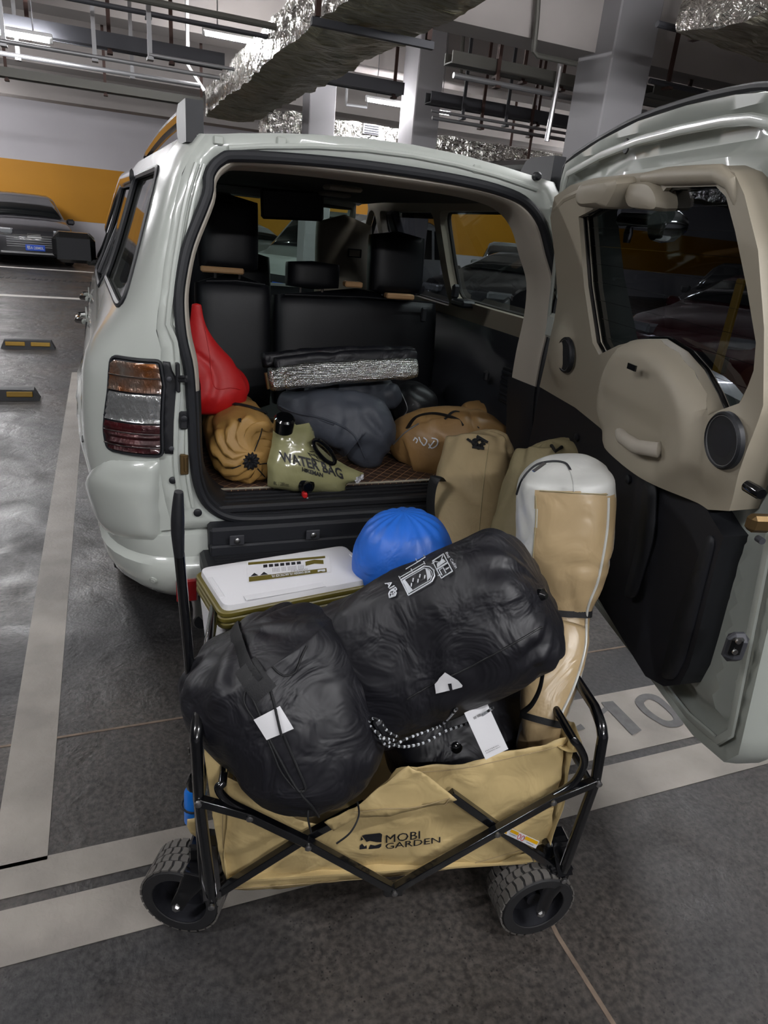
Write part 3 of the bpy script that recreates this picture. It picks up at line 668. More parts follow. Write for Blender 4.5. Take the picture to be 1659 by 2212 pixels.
for sg in (-1, 1):
    b = panel(outl, [WQ, WR, WF], lambda u, v: side(u, v, sg), .055)
    o = b.obj('side_panel', 'paint', SUV, angle=50)
    if sg < 0: SIDEBVH = BVHTree.FromPolygons(b.v, b.f)
    for nm, wn in (('quarter_window', WQ), ('rear_door_window', WR), ('front_door_window', WF)):
        g = panel(wn, [], lambda u, v: side(u, v, sg, -.012), .09).obj(nm, 'tint' if nm == 'quarter_window' else 'darktint', SUV, angle=50)
        B().tube([side(u, v, sg, -.002) for u, v in dens(wn, .05)], .011, 6, closed=True).obj('window_seal', 'rubber', g)
    # rain deflector above the door windows, door handles, door gaps
    B().tube([side(u, 1.735, sg, .012) for u in (.95, 1.3, 1.7, 1.9)]+[side(2.1, 1.66, sg, .012), side(2.35, 1.47, sg, .012)], .022, 8, flat=(1.6, .5)).obj('rain_deflector', 'gloss', SUV)
    for s_ in (.9, 1.82, 2.75): B().tube([side(s_, z, sg, .001) for z in [.46+.06*k for k in range(12)]], .004, 5).obj('door_gap', 'rubber', SUV)
    for s_, dz in ((1.05, 0), (1.95, 0)):
        h = B().tube([side(s_, 1.1, sg, .012), side(s_+.03, 1.1, sg, .04), side(s_+.2, 1.1, sg, .04), side(s_+.23, 1.1, sg, .012)], .014, 8).obj('door_handle', 'chrome', SUV)
        B().lathe(side(s_+.11, 1.1, sg, -.002), (sg, 0, 0), [(.05, 0), (.055, .006), (.04, .008)], 20).obj('handle_cup', 'chrome', h)
    B().tube([side(s, .47, sg, .006) for s in (3.2-L0+.55, 1.2, 2.0, 5.98-L0-.55)], .05, 8, flat=(1.6, .5)).obj('running_board', 'blackplastic', SUV)
    # wheels
    for wy in (3.2, 5.98):
        c = V((XC+sg*.80, wy, .4)); b = B(); b.lathe(c, (sg, 0, 0), [(.24, -.12), (.37, -.125), (.395, -.09), (.4, 0), (.395, .09), (.37, .125), (.25, .12)], 36); wo = b.obj('wheel', 'tyre', SUV)
        b = B()
        for k in range(36):
            a = k*pi/18
            for t_ in (-.065, 0, .065): b.box(c+V((sg*t_, .402*cos(a+t_), .402*sin(a+t_))), (.045, .045, .012), rot=Matrix.Rotation(a+t_-pi/2, 3, 'X'))
        t = b.obj('tread', 'rubber', wo, smooth=False); t['kind'] = 'stuff'
        b = B(); b.lathe(c+V((sg*.07, 0, 0)), (sg, 0, 0), [(.245, 0), (.25, .04), (.235, .045), (.225, .0), (.05, .01), (.04, .04), (.02, .045)], 28)
        for k in range(6): a = k*pi/3; b.box(c+V((sg*.095, .13*cos(a), .13*sin(a))), (.03, .2, .05), rot=Matrix.Rotation(a, 3, 'X'), bev=.01)
        b.obj('rim', 'steel', wo)
    # roof rail
    def rr(y, h, off=0): return V((XC+sg*(.625-off), y, 1.835+h))
    b = B(); pth = [(2.36, .0), (2.36, .03), (2.42, .055), (2.7, .065), (3.4, .07), (4.3, .055), (4.55, .03)]
    b.tube([rr(y, h) for y, h in arcpts([V((a, c_, 0)) for a, c_ in pth], 5) and [(q.x, q.y) for q in arcpts([V((a, c_, 0)) for a, c_ in pth], 5)]], .02, 8, flat=(1.1, 1.1)); RL = b.obj('roof_rail', 'gloss' if sg < 0 else 'gloss', SUV)
    B().loft([[rr(2.29+a, h, dx) for a, dx in ((0, .028), (0, -.022), (dy*1.3, -.028), (dy*1.3, .03))] for h, dy in ((-.03, .10), (.0, .15), (.04, .16), (.07, .14), (.08, .11))]).obj('rail_foot', 'rubber', RL)
    B().box(rr(4.5, .02), (.05, .2, .07), bev=.015).obj('rail_foot', 'gloss', RL)
# roof, bonnet, nose
def roofpt(u, v):
    y = v; zt = 1.83 - (0 if y < 4.1 else .0)
    hw = .615; t = u/hw; z = 1.826+.055*(1-t*t)
    yy = y + lean(1.88)*0
    return V((XC+u, yy, z - .10*max(0, (y-3.6)/.95)**2*.9))
roof_out = [(-.617, 2.285), (.617, 2.285), (.617, 4.42), (-.617, 4.42)]
panel(roof_out, [], roofpt, .12).obj('roof', 'paint', SUV, solid=.012)
def hood(u, v):
    t = abs(u)/.9; return V((XC+u, v, 1.17-.10*max(0, (v-5.3)/1.4)-.09*t**3-.06*max(0, (v-6.45)/.25)))
panel([(-.93, 5.22), (.93, 5.22), (.89, 6.5), (.7, 6.7), (-.7, 6.7), (-.89, 6.5)], [], hood, .12).obj('bonnet', 'paint', SUV)
b = B(); b.loft([[V((XC+x, y, z)) for x, z in ((-.93+t, zb), (-.93+t, .7), (-.9+t, zt), (.9-t, zt), (.93-t, .7), (.93-t, zb))] for y, zb, zt, t in ((6.35, .4, .98, 0), (6.7, .38, .95, .08), (6.86, .42, .85, .2))]); b.obj('front_bumper', 'paint', SUV, bevel=.02)
for sx in (-1, 1): B().box((XC+sx*.68, 6.76, .92), (.3, .14, .18), rot=Matrix.Rotation(-sx*.4, 3, 'Z'), bev=.04).obj('headlamp', 'lampglass', SUV)
b = B()
for k in range(4): b.box((XC, 6.85, .68+k*.05), (.8, .03, .02))
b.obj('front_grille', 'chrome', SUV)
# windscreen with frame
wsq = [V((XC-.78, 5.2, 1.16)), V((XC+.78, 5.2, 1.16)), V((XC+.58, 4.42, 1.76)), V((XC-.58, 4.42, 1.76))]
def wsf(u, v):
    a = wsq[0].lerp(wsq[1], u); c = wsq[3].lerp(wsq[2], u); p = a.lerp(c, v); p.y += .05*(1-(2*u-1)**2); return p
ws = panel([(0, 0), (1, 0), (1, 1), (0, 1)], [], wsf, .12).obj('windscreen', 'clearglass', SUV)
B().tube([wsf(u, v) for u, v in dens([(0, 0), (1, 0), (1, 1), (0, 1)], .1)], .03, 8, closed=True).obj('windscreen_frame', 'paint', ws)
for k in (-1, 1): B().tube([V((XC-.1+k*.35, 5.28, 1.17)), V((XC-.1+k*.35-.5, 5.15, 1.24))], .008, 6).obj('wiper', 'blackplastic', ws)
# door mirrors
for sg in (-1, 1):
    c = V((XC+sg*1.055, 5.0, 1.345)); mr = B().box(c, (.25, .15, .18), bev=.045).obj('door_mirror', 'gloss', SUV)
    B().box(c+V((0, -.078, -.005)), (.2, .012, .135), bev=.005).obj('mirror_glass', 'cabinglass', mr)
    B().box(c+V((-sg*.13, .03, -.075)), (.14, .07, .05), bev=.015).obj('mirror_arm', 'gloss', mr)
    B().box(c+V((0, .07, .02)), (.24, .06, .14), bev=.028).obj('mirror_cap', 'chrome', mr)

# ---- rear frame with the door opening
def PR(px, py, off=0):
    p = P(px, py, 1, Y0-off)
    if p.z > 1.25: p = PN(px, py, (0, 1, -.12), Y0-.15-off)
    return p
OPEN_PX = [(441, 420), (447, 372), (472, 341), (515, 332), (700, 343), (860, 362), (1000, 386), (1090, 410), (1140, 436), (1172, 480), (1190, 545), (1206, 610), (1200, 690), (1180, 780), (1166, 860), (1158, 960), (1150, 1020), (1118, 1068), (1060, 1088), (900, 1101), (700, 1114), (560, 1122), (490, 1118), (446, 1092), (424, 1050), (414, 985), (409, 900), (402, 800), (386, 725), (380, 650), (386, 590), (402, 520)]
OP = [PR(*p) for p in OPEN_PX]; OPs = arcpts(OP, 4, True)
op2 = [(p.x, p.z) for p in OPs]
lf = [(XC-(Wz(z)-rc(z)), z) for z in [.62+.0605*k for k in range(21)]]   # up the left edge
rf = [(2*XC-x, z) for x, z in reversed(lf)]
rooftop = [(XC+.56*t, 1.83+.052*(1-t*t)) for t in (-.8, -.5, -.2, .1, .4, .7)]
def rearpt(x, z, off=0.): return V((x, Y0+lean(z)-off, z))
RF = panel(lf+rooftop+rf, [op2], rearpt, .06)
RF.obj('rear_frame', 'paint', SUV, angle=40, solid=.01); RFB = BVHTree.FromPolygons(RF.v, RF.f)
# pressed edges of the frame
for off, x0, rr_ in ((.004, .05, .009), (.003, .085, .006)):
    for sg in (-1, 1):
        B().tube([rearpt(XC+sg*(Wz(z)-rc(z)-x0*(.6 if z > 1.25 else 1)), z, off) for z in [.7+.05*k for k in range(22)]], rr_, 8).obj('frame_flange', 'paint', SUV)
B().tube([rearpt(XC+.53*t, 1.80+.05*(1-t*t), .006) for t in (-1, -.8, -.5, -.2, .1, .4, .7, 1)], .008, 8).obj('frame_flange', 'paint', SUV)
for px, py in ((472, 303), (608, 305), (1030, 365)): B().box(PR(px, py, .004), (.03, .012, .025), bev=.004).obj('rubber_stop', 'paintin', SUV)
# deep channel, weather seal and inner surround
cen = V((XC, 0, 1.27))
def shr(p, k, dy):  # move towards the opening centre
    d = V((cen.x-p.x, 0, cen.z-p.z)); d.normalize(); return p+d*k+V((0, dy, 0))
B().loft([[shr(p, k, dy) for p in OPs] for k, dy in ((0, 0), (.012, .0), (.016, .04), (.02, .10))], False, False).obj('opening_channel', 'paint', SUV, angle=50)
B().tube([shr(p, .008, -.006) for p in OPs], .0165, 10, closed=True, up=(0, 1, 0)).obj('weather_seal', 'rubber', SUV)
B().loft([[shr(p, k, dy) for p in OPs] for k, dy in ((.018, .0), (.03, .0), (.038, .012), (.045, .07), (.05, .14))], False, False).obj('inner_surround', ['beigelt'], SUV, angle=50)
lowr = [p for p in OPs if p.z < 1.12]; i0 = next(i for i in range(len(OPs)) if OPs[i].z < 1.12 and OPs[i-1].z >= 1.12); lowr = [OPs[(i0+k) % len(OPs)] for k in range(len(lowr))]
B().loft([[shr(p, k, dy) for p in lowr] for k, dy in ((.016, -.004), (.032, -.004), (.042, .01), (.05, .08), (.056, .16))], False, False, closed=False).obj('lower_surround', 'blackplastic', SUV, angle=50)
# cargo sill, step plate, bumper
zs = .705
B().box((XC, Y0+.09, zs-.022), (1.2, .2, .03), bev=.008).obj('sill_plate', 'blackplastic', SUV)
for k in range(3): B().tube([(XC-.58, Y0+.03+k*.035, zs-.004), (XC+.58, Y0+.03+k*.035, zs-.004)], .004, 6).obj('sill_rib', 'blackplastic', SUV)
b = B().box((XC+.02, Y0-.03, .592), (1.26, .075, .10), bev=.01); b.box((XC+.02, Y0-.06, .56), (1.26, .05, .05), bev=.006); b.obj('step_apron', 'darkplastic', SUV)
for px, py in ((512, 1167), (676, 1155), (820, 1146)):
    p = P(px, py, 1, Y0-.088); br = B().box(p, (.05, .006, .036), bev=.002).obj('bracket', 'darksteel', SUV); B().lathe(p+V((0, -.003, 0)), (0, -1, 0), [(.011, 0), (.011, .006), (.006, .009)], 8).obj('bolt', 'steel', br)
# bumper: left and right shells swept round the corner, middle with the foot step
def bump_ring(s, sg):
    prof = [(-.02, .615), (.012, .60), (.018, .575), (.02, .52), (.045, .495), (.052, .45), (.045, .40), (.015, .36), (-.04, .335), (-.09, .34)]
    return [side(min(s, .0) if s < 0 else s, z if z > .0 else z, sg, o-.005) for o, z in prof]
for sg in (-1, 1):
    ss = [-.4+.05*k for k in range(9)]+[.05, .09]
    rings = [bump_ring(s, sg) for s in ss]
    st = rings[0]; e = [[V((XC+(p.x-XC)*f_, p.y, p.z)) for p in st] for f_ in (.80, .9)]
    b = B().loft(e+rings, True, True, closed=False); bo = b.obj('bumper', 'paint', SUV, angle=40)
    if sg < 0: BUMP = BVHTree.FromPolygons(b.v, b.f)
b = B(); b.loft([[V((x, y, z)) for y, z in ((2.2, .54), (2.11, .54), (2.085, .52), (2.08, .38), (2.12, .33), (2.2, .33))] for x in (XC-.63, XC+.63)]); b.obj('bumper_centre', 'paint', SUV, bevel=.01)
b = B().box((XC+.01, 2.07, .515), (1.3, .22, .07), bev=.012); sp = b.obj('foot_step', 'blackplastic', SUV)
for k in range(9): B().box((XC+.01, 1.985+k*.02, .5515), (1.22, .008, .004)).obj('step_rib', 'blackplastic', sp, smooth=False)
rc_ = hit(BUMP, 405, 1275, .004)[0]; B().box(P(404, 1275, 1, 2.085), (.07, .02, .085), bev=.006).obj('reflector', 'reflector', SUV)
B().box(P(404, 1275, 1, 2.085)+V((1.22, 0, 0)), (.07, .02, .085), bev=.006).obj('reflector', 'reflector', SUV)
h, n = hit(BUMP, 332, 1253, .0); so = B().lathe(h, n, [(.014, 0), (.014, .004), (.012, .005)], 20).obj('parking_sensor', 'paintin', SUV); B().lathe(h, n, [(.0085, .004), (.0085, .007)], 16).obj('sensor_face', 'paint', so)
B().tube([V((XC-.62, 2.9, .33)), V((XC-.63, 2.2, .3)), V((XC-.64, 2.12, .292))], .033, 16).obj('exhaust_pipe', 'steel', SUV)
B().lathe((XC-.64, 2.122, .292), (0, -1, 0), [(.028, 0), (.028, .003)], 16).obj('exhaust_hole', 'blackplastic', SUV)
B().box((XC, 4.4, .38), (1.5, 4.2, .1), bev=.03).obj('underbody', 'blackplastic', SUV)
for sg in (-1, 1): B().loft([[V((XC+sg*x, 2.62+.0, z)) for x, z in ((.66, .6), (.89, .58), (.87, .3), (.68, .3))], [V((XC+sg*x, 2.66, z)) for x, z in ((.66, .6), (.89, .58), (.87, .3), (.68, .3))]]).obj('mud_flap', 'rubber', SUV, smooth=False)
for sg in (-1, 1):
    for wy in (3.2, 5.98): B().tube([V((XC+sg*.73, wy+.47*cos(a), .4+.47*sin(a))) for a in [pi*k/14 for k in range(15)]], .2, 4, flat=(.04, 1), up=(0, 0, 1)).obj('arch_liner', 'rubber', SUV)
B().tube([side(s, .845-.0, -1, .002) for s in (-.02, .02, .05)]+[side(.09, .80, -1, .002), side(.12, .62, -1, .002)], .003, 5).obj('bumper_gap', 'rubber', SUV)

def edged2(p, poly):
    return min(((p-(a+(b_-a)*max(0, min(1, (p-a)@(b_-a)/max(1e-9, (b_-a).length_squared))))).length for a, b_ in zip(poly, poly[1:]+poly[:1])))
# ---- upper bumper corner panels (the bulged quarter below the lamp)
def inv(px, py, off=0, sg=-1):
    best = None
    for i in range(41):
        for j in range(60):
            s = -.4+i*.02; z = .5+j*.023; p = side(s, z, sg, off); v = R3.transposed()@(p-CAM); d = (CX+FPX*v.x/v.z-px)**2+(CY+FPX*v.y/v.z-py)**2
            if best is None or d < best[0]: best = (d, s, z)
    _, s0, z0 = best; st = .01
    for _ in range(14):
        c = []
        for ds in (-st, 0, st):
            for dz in (-st, 0, st):
                p = side(s0+ds, z0+dz, sg, off); v = R3.transposed()@(p-CAM); c.append(((CX+FPX*v.x/v.z-px)**2+(CY+FPX*v.y/v.z-py)**2, s0+ds, z0+dz))
        m = min(c); s0, z0 = m[1], m[2]; st *= .7 if m[1:] == (s0, z0) else 1
    return (s0, z0)
UB = rnd([inv(*p) for p in ((238, 990), (300, 994), (351, 994), (351, 1170), (300, 1170), (238, 1152), (218, 1060))], .03)
for sg in (-1, 1):
    def ubf(u, v, sg=sg):
        d = edged2(V((u, v)), UB); k = min(1, d/.03); zc = .80
        return side(u, v, sg, -.004+.02*k**.6+.012*max(0, min(1, (zc-v)/.02))*min(1, max(0, d/.05)))
    panel(UB, [], ubf, .022).obj('bumper_corner', 'paint', SUV, angle=50)
TL = [inv(*p) for p in ((246, 768), (348, 779), (351, 984), (300, 981), (235, 968), (228, 930), (238, 840))]
TLs = rnd(TL, .02)
zt_, zb_ = max(p[1] for p in TL), min(p[1] for p in TL)
zm1 = zb_+(zt_-zb_)*.35; zm2 = zb_+(zt_-zb_)*.66
for sg in (-1, 1):
    tl = panel(TLs, [], lambda u, v: side(u, v, sg, .004), .03).obj('tail_light', 'darksteel', SUV)
    def clipz(poly, a, b_):
        def cl(pl, zc, keep_above):
            out = []
            for i in range(len(pl)):
                p, q = V(pl[i][:2]), V(pl[(i+1) % len(pl)][:2]); ip = (p.y >= zc) == keep_above; iq = (q.y >= zc) == keep_above
                if ip: out.append(p)
                if ip != iq: t = (zc-p.y)/(q.y-p.y); out.append(p+(q-p)*t)
            return out
        return cl(cl(poly, a, True), b_, False)
    cx_ = sum(p[0] for p in TL)/len(TL); cz_ = (zt_+zb_)/2
    inn = [(cx_+(p[0]-cx_)*.93, cz_+(p[1]-cz_)*.94) for p in TLs]
    for a, b_, mm, lb in ((zm2+.004, 9, 'amber', 'smoky amber indicator section'), (zm1+.004, zm2-.004, 'clear', 'clear reversing lamp section'), (0, zm1-.004, 'redlens', 'dark red brake lamp section')):
        pl = clipz(inn, a, b_)
        if len(pl) > 2: panel(pl, [], lambda u, v: side(u, v, sg, .014+.004*sin(v*260)), .012).obj('lens', mm, tl, label=lb, angle=60)
    bz = B()
    for k in range(6):
        zz = zb_+(zt_-zb_)*(.1+.145*k); b1 = [p[0] for p in inn if abs(p[1]-zz) < .05]
        if b1: bz.tube([side(min(b1)+(max(b1)-min(b1))*t/6, zz, sg, .016) for t in range(7)], .0022, 6)
    bz.obj('lens_rib', 'chrome', tl)
    B().tube([side(p[0], p[1], sg, .006) for p in dens(TLs, .03)], .006, 6, closed=True).obj('lamp_rim', 'rubber', tl)
b = panel([V(p) for p in ((352, 781), (368, 783), (372, 800), (384, 822), (385, 905), (378, 981), (356, 980))], [], lambda u, v: PR(u, v, .008), 14); o = b.obj('lamp_backing_strip', 'blackplastic', SUV, solid=.01)
for px, py in ((365, 818), (370, 968)): B().lathe(PR(px, py, .01), (0, -1, 0), [(.008, 0), (.008, .006), (.004, .008)], 10).obj('screw', 'darksteel', o)
# striker, light switch, plug, catch on the left jamb
o = B().box(PR(384, 815, .02), (.012, .03, .09), bev=.003).obj('door_catch', 'blackplastic', SUV); B().tube([PR(386, 815, .03), PR(402, 815, .06), PR(402, 822, .06), PR(386, 822, .03)], .006, 8).obj('catch_loop', 'blackplastic', o)
o = B().box(PR(397, 908, .008), (.028, .012, .06), bev=.006).obj('door_switch', 'blackplastic', SUV); B().lathe(PR(397, 902, .012), (0, -1, 0), [(.011, 0), (.01, .014), (.005, .016)], 14).obj('plunger', 'rubber', o)
B().box(PR(398, 1003, .004), (.026, .014, .07), bev=.003).obj('striker', 'brass', SUV); B().box(PR(401, 1003, .012), (.01, .01, .05), bev=.002).obj('striker_bar', 'brass', SUV)
for px, py, r in ((373, 1037, .012), (427, 1107, .014)): B().lathe(PR(px, py, .002), (0, -1, 0), [(r, 0), (r, .005), (r*.6, .008)], 16).obj('plug', 'rubber', SUV)

# ---- interior shell
def trim(u, v, sg, t=.06):
    p = side(u, v, sg, -t); lim = .70 if v < 1.18 else 9
    if v < 1.2: p.x = XC+sg*min(abs(p.x-XC), .70+max(0, (v-1.12)/.08)*.16 if v > 1.12 else .70)
    return p
for sg in (-1, 1):
    up = panel([(-.22, 1.22), (2.6, 1.22), (2.2, 1.55), (1.9, 1.79), (-.22, 1.79)], [WQ, WR, WF], lambda u, v: side(u, v, sg, -.055), .08)
    up.obj('upper_side_trim', 'beige', SUV, angle=50)
    fr = B()
    for wn in (WQ, WR, WF):
        d = dens(wn, .06); fr.loft([[side(p[0], p[1], sg, -.014) for p in d], [side(p[0], p[1], sg, -.055) for p in d]], False, False)
    fr.obj('window_reveal', 'beige', SUV, angle=50)
    lowx = lambda v: .72 if v < 1.0 else .72+(v-1.0)/.22*(Wz(1.22)-.055-.72)
    lo = panel([(Y0+.16, .7), (5.1, .7), (5.1, 1.222), (Y0+.1, 1.222)], [], lambda u, v: V((XC+sg*(lowx(v)-(.03 if u < 3.1 and .74 < v < 1.0 else 0)), u+lean(v), v)), .1)
    lo.obj('lower_side_trim', 'darkplastic', SUV, angle=50)
# details of the right trim: vent louvres, hook, bracket, belt
Rw = lambda z: XC+.70
def onR(px, py, off=0): return P(px, py, 0, XC+.69-off)
b = onR(1098, 835)
lv = B().box(b, (.012, .12, .15), bev=.004).obj('side_vent', 'blackplastic', SUV)
for k in range(6): B().box(b+V((-.008, 0, -.055+k*.022)), (.012, .105, .012), bev=.002).obj('louvre', 'darkplastic', lv)
B().box(onR(1050, 812), (.02, .035, .045), bev=.008).obj('hook_socket', 'blackplastic', SUV)
B().tube([side(-.04, 1.72, 1, -.075), side(-.05, 1.5, 1, -.085), side(-.04, 1.24, 1, -.085), V((XC+.72, 2.42, .95)), V((XC+.70, 2.42, .75))], .02, 6, flat=(.12, 1)).obj('seat_belt', 'webbing', SUV)
pb = onR(1000, 655, -.12); B().box(pb, (.08, .14, .035), bev=.01).obj('belt_guide', 'blackplastic', SUV); B().box(pb+V((-.02, .06, .05)), (.04, .03, .07), bev=.01).obj('belt_guide', 'blackplastic', SUV)
# headliner, ceiling bits
def hl(u, v): t = (u/.66)**2; return V((XC+u, v, 1.80-.035*t-.03*max(0, v-4)))
panel([(-.67, 2.34), (.67, 2.34), (.62, 4.5), (-.62, 4.5)], [], hl, .12).obj('headliner', 'headliner', SUV)
for x, y in ((XC+.12, 3.2), (XC+.3, 3.9)): B().box((x, y, 1.775), (.16, .1, .02), bev=.008).obj('roof_lamp', 'beige', SUV)
B().box((XC+.3, 4.15, 1.71), (.36, .04, .14), rot=Matrix.Rotation(.1, 3, 'Z'), bev=.03)
B().box(P(632, 443, 1, 4.2), (.37, .03, .16), rot=Matrix.Rotation(-.05, 3, 'Y'), bev=.025).obj('drop_down_screen', 'blackplastic', SUV)
for x in (XC-.38, XC+.38): B().box((x, 4.5, 1.73), (.42, .16, .02), bev=.008).obj('sun_visor', 'headliner', SUV)
# load floor and quilted mat
B().box((XC, 2.95, .675), (1.42, 1.36, .04), bev=.004).obj('load_floor', 'darkplastic', SUV)
MAT = panel(rnd([(XC-.60, 2.33), (XC+.6, 2.33), (XC+.60, 2.75), (XC+.56, 3.3), (XC-.56, 3.3), (XC-.6, 2.75)], .06), [], lambda u, v: V((u, v, .705+.004*noise.noise(V((u*4, v*4, 0))))), .1).obj('cargo_mat', 'quilt', SUV, solid=.008)
B().tube([V((XC-.6, 2.33, .708)), V((XC, 2.325, .708)), V((XC+.6, 2.33, .708))], .004, 6).obj('mat_piping', 'beige', SUV)
B().box((XC, 4.3, .66), (1.4, 1.6, .06)).obj('cabin_floor', 'darkplastic', SUV)
B().box((XC, 5.1, 1.03), (1.45, .34, .32), bev=.08).obj('dashboard', 'darkplastic', SUV)
B().tube([V((XC-.37+.17*cos(a), 4.86+.05*sin(a), 1.1+.16*sin(a))) for a in [2*pi*k/24 for k in range(24)]], .014, 8, closed=True).obj('steering_wheel', 'blackplastic', SUV)
# seats
def cushion(name, c, d, parent, m='seat', tilt=0., rx=0.18, e=3.2):
    b = B(); n = 28; rings = []; rot = Matrix.Rotation(tilt, 3, 'X')
    for i in range(13):
        t = -1+2*i/12; k = (1-abs(t)**5)**.28 if abs(t) < 1 else 0.02
        R = []
        for j in range(n):
            a = 2*pi*j/n; ca, sa = cos(a), sin(a); x = abs(ca)**(2/e)*(1 if ca > 0 else -1); y = abs(sa)**(2/e)*(1 if sa > 0 else -1)
            p = V((x*d[0]/2*(.9+.1*k) if k > .3 else x*d[0]/2*k*1.3, y*d[1]/2*k, t*d[2]/2)); R.append(V(c)+rot@p)
        rings.append(R)
    return b.loft(rings).obj(name, m, parent, angle=60)
def seat(lab, x0, x1, y, zt, heads, m='seat'):
    xc = (x0+x1)/2; s = cushion('rear_seat', (xc, y, (zt+.72)/2), (x1-x0, .17, zt-.70), SUV, m, tilt=-.14, e=5)
    B().tube([V((x0+.04, y-.07, zt-.03)), V((xc, y-.085, zt-.02)), V((x1-.04, y-.07, zt-.03))], .004, 6).obj('seat_seam', 'seat', s)
    for hx, hz, hw_, hh in heads:
        for k in (-.055, .055): B().tube([V((hx+k, y+.01, zt-.05)), V((hx+k, y+.0, hz-hh/2+.04))], .007, 8).obj('headrest_post', 'steel', s)
        cushion('headrest', (hx, y, hz), (hw_, .14, hh), s, m, tilt=-.1)
    return s
pA = Q(515, 620, 3.3); 
s1 = seat('l', Q(425, 600, 3.3).x, Q(590, 600, 3.3).x, 3.36, 1.37, [(Q(495, 505, 3.32).x, Q(495, 508, 3.32).z, .27, .34)])
s2 = seat('r', Q(598, 640, 3.3).x, Q(960, 640, 3.3).x, 3.38, 1.33, [(Q(682, 597, 3.32).x, Q(682, 597, 3.32).z, .26, .13), (Q(864, 573, 3.32).x, Q(864, 573, 3.32).z, .29, .31)])
for px, py, w_, mm in ((480, 583, .19, 'wood'), (862, 640, .15, 'wood'), (762, 614, .09, 'wood')):
    o = B().box(Q(px, py, 3.3), (w_, .05, .026), bev=.006).obj('cloth_hook_board', mm, s1 if px < 500 else s2)
B().box(Q(915, 680, 3.26), (.03, .02, .07), bev=.006).obj('seat_latch', 'darkplastic', s2)
for fx, pxx in ((0, 747), (1, 500)):
    c = Q(pxx, 565, 4.3)
    if fx == 0: fs = cushion('front_seat', (c.x, 4.35, c.z-.06), (.36, .18, .66), SUV, 'seatbeige', tilt=-.1, e=2.6)
    else:
        fs = cushion('front_seat', (c.x, 4.35, 1.08), (.5, .2, .78), SUV, 'seat', tilt=-.2, e=3); cushion('headrest', (c.x, 4.45, 1.53), (.28, .12, .2), fs, 'seat')
    if fx == 0:
        B().box(Q(766, 547, 4.2), (.085, .02, .05), bev=.003).obj('screen_surround', 'blackplastic', fs); B().box(Q(766, 547, 4.185), (.065, .01, .035)).obj('screen_face', 'beige', fs)
    B().box((c.x, 4.65, .85), (.5, .5, .18), bev=.05).obj('seat_base', 'seat', fs)
for sg in (-1, 1): B().box((XC+sg*.8, 4.05, 1.5), (.05, .09, .5), rot=Matrix.Rotation(sg*-.42, 3, 'Y'), bev=.01).obj('pillar_trim', 'darkplastic', SUV)

# ---- the open rear door, hinged on the right
DN = V((1, -.23, .12)); DK = 1.5-.23*2.2+.12*1.2; DNn = DN.normalized()
def PD(px, py, off=0): return PN(px, py, DN, DK+off*DN.length)
DOOR = thing('rear_door', '', '', (1.5, 2.2, .5)); del DOOR['label']; del DOOR['category']
DOOR.parent = SUV; DOOR.location = V((1.5, 2.2, .5))-ORG['suv']
DX = V((-.23, -1, 0)); 
# door-plane frame: u = distance from the hinge towards the free edge, v = height
du = V((-.23, -1, 0)).normalized(); dv = DNn.cross(du).normalized(); dv = dv if dv.z > 0 else -dv
DO = V((1.5+.12*(1.2-.5), 2.2, .5)); DO = DO - DNn*((DO@DN-DK)/DN.length)
def duv(p): q = p-DO; return V((q@du, q@dv))
def DP(u, v, off=0): return DO+du*u+dv*v+DNn*off
def dpx(lst, off=0): return [duv(PD(x, y, off)) for x, y in lst]
UF = 1.375     # free edge
inner_px = [(1180, 395), (1190, 355), (1260, 305), (1340, 262), (1440, 228), (1540, 205)]
top = dpx(inner_px); topR = [V((1.06, 1.442)), V((1.13, 1.425)), V((1.2, 1.37)), V((1.27, 1.25)), V((1.33, 1.08)), V((UF, .9))]
low = dpx([(1590, 1650)], .1)[0]
bodyo = [V((-.02, .12))]+[V((-.04, .5)), V((-.06, .8)), V((-.03, 1.05))]+top+topR+[V((UF+.01, .55)), V((UF+.01, .06)), V((UF-.03, .0)), V((UF-.16, -.03)), V((.5, .0)), V((.25, .0)), V((.05, .02))]
WIN_PX = [(1247, 462), (1252, 446), (1300, 430), (1500, 402), (1570, 400), (1592, 425), (1615, 520), (1640, 640), (1655, 760), (1640, 840), (1620, 900), (1590, 925), (1540, 905), (1500, 880), (1300, 765), (1290, 740), (1262, 600)]
win = dpx(WIN_PX)
# outer skin + rim: body colour
TH = .13
def sst(x): x = min(1, max(0, x)); return x*x*(3-2*x)
def skinrel(u, v):
    d = edged2(V((u, v)), bodyo); return .05+.028*sst((d-.025)/.025)-.03*sst((d-.095)/.02)
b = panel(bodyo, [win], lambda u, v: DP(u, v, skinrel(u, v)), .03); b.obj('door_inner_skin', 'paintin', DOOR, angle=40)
b = panel(bodyo, [win], lambda u, v: DP(u, v, TH+.03*sin(pi*min(1, max(0, v/.7)))), .09); b.obj('door_outer_skin', 'paint', DOOR, angle=40)
d = dens(bodyo, .05)
def wid(u, v): return TH+.03*sin(pi*min(1, max(0, v/.7)))
rim = B().loft([[DP(p.x, p.y, .05) for p in d], [DP(p.x*1.004+.004, p.y, .075) for p in d], [DP(p.x*1.012, p.y+(.006 if p.y > 1 else 0), wid(p.x, p.y)) for p in d]], False, False).obj('door_edge', 'paintin', DOOR, angle=40)
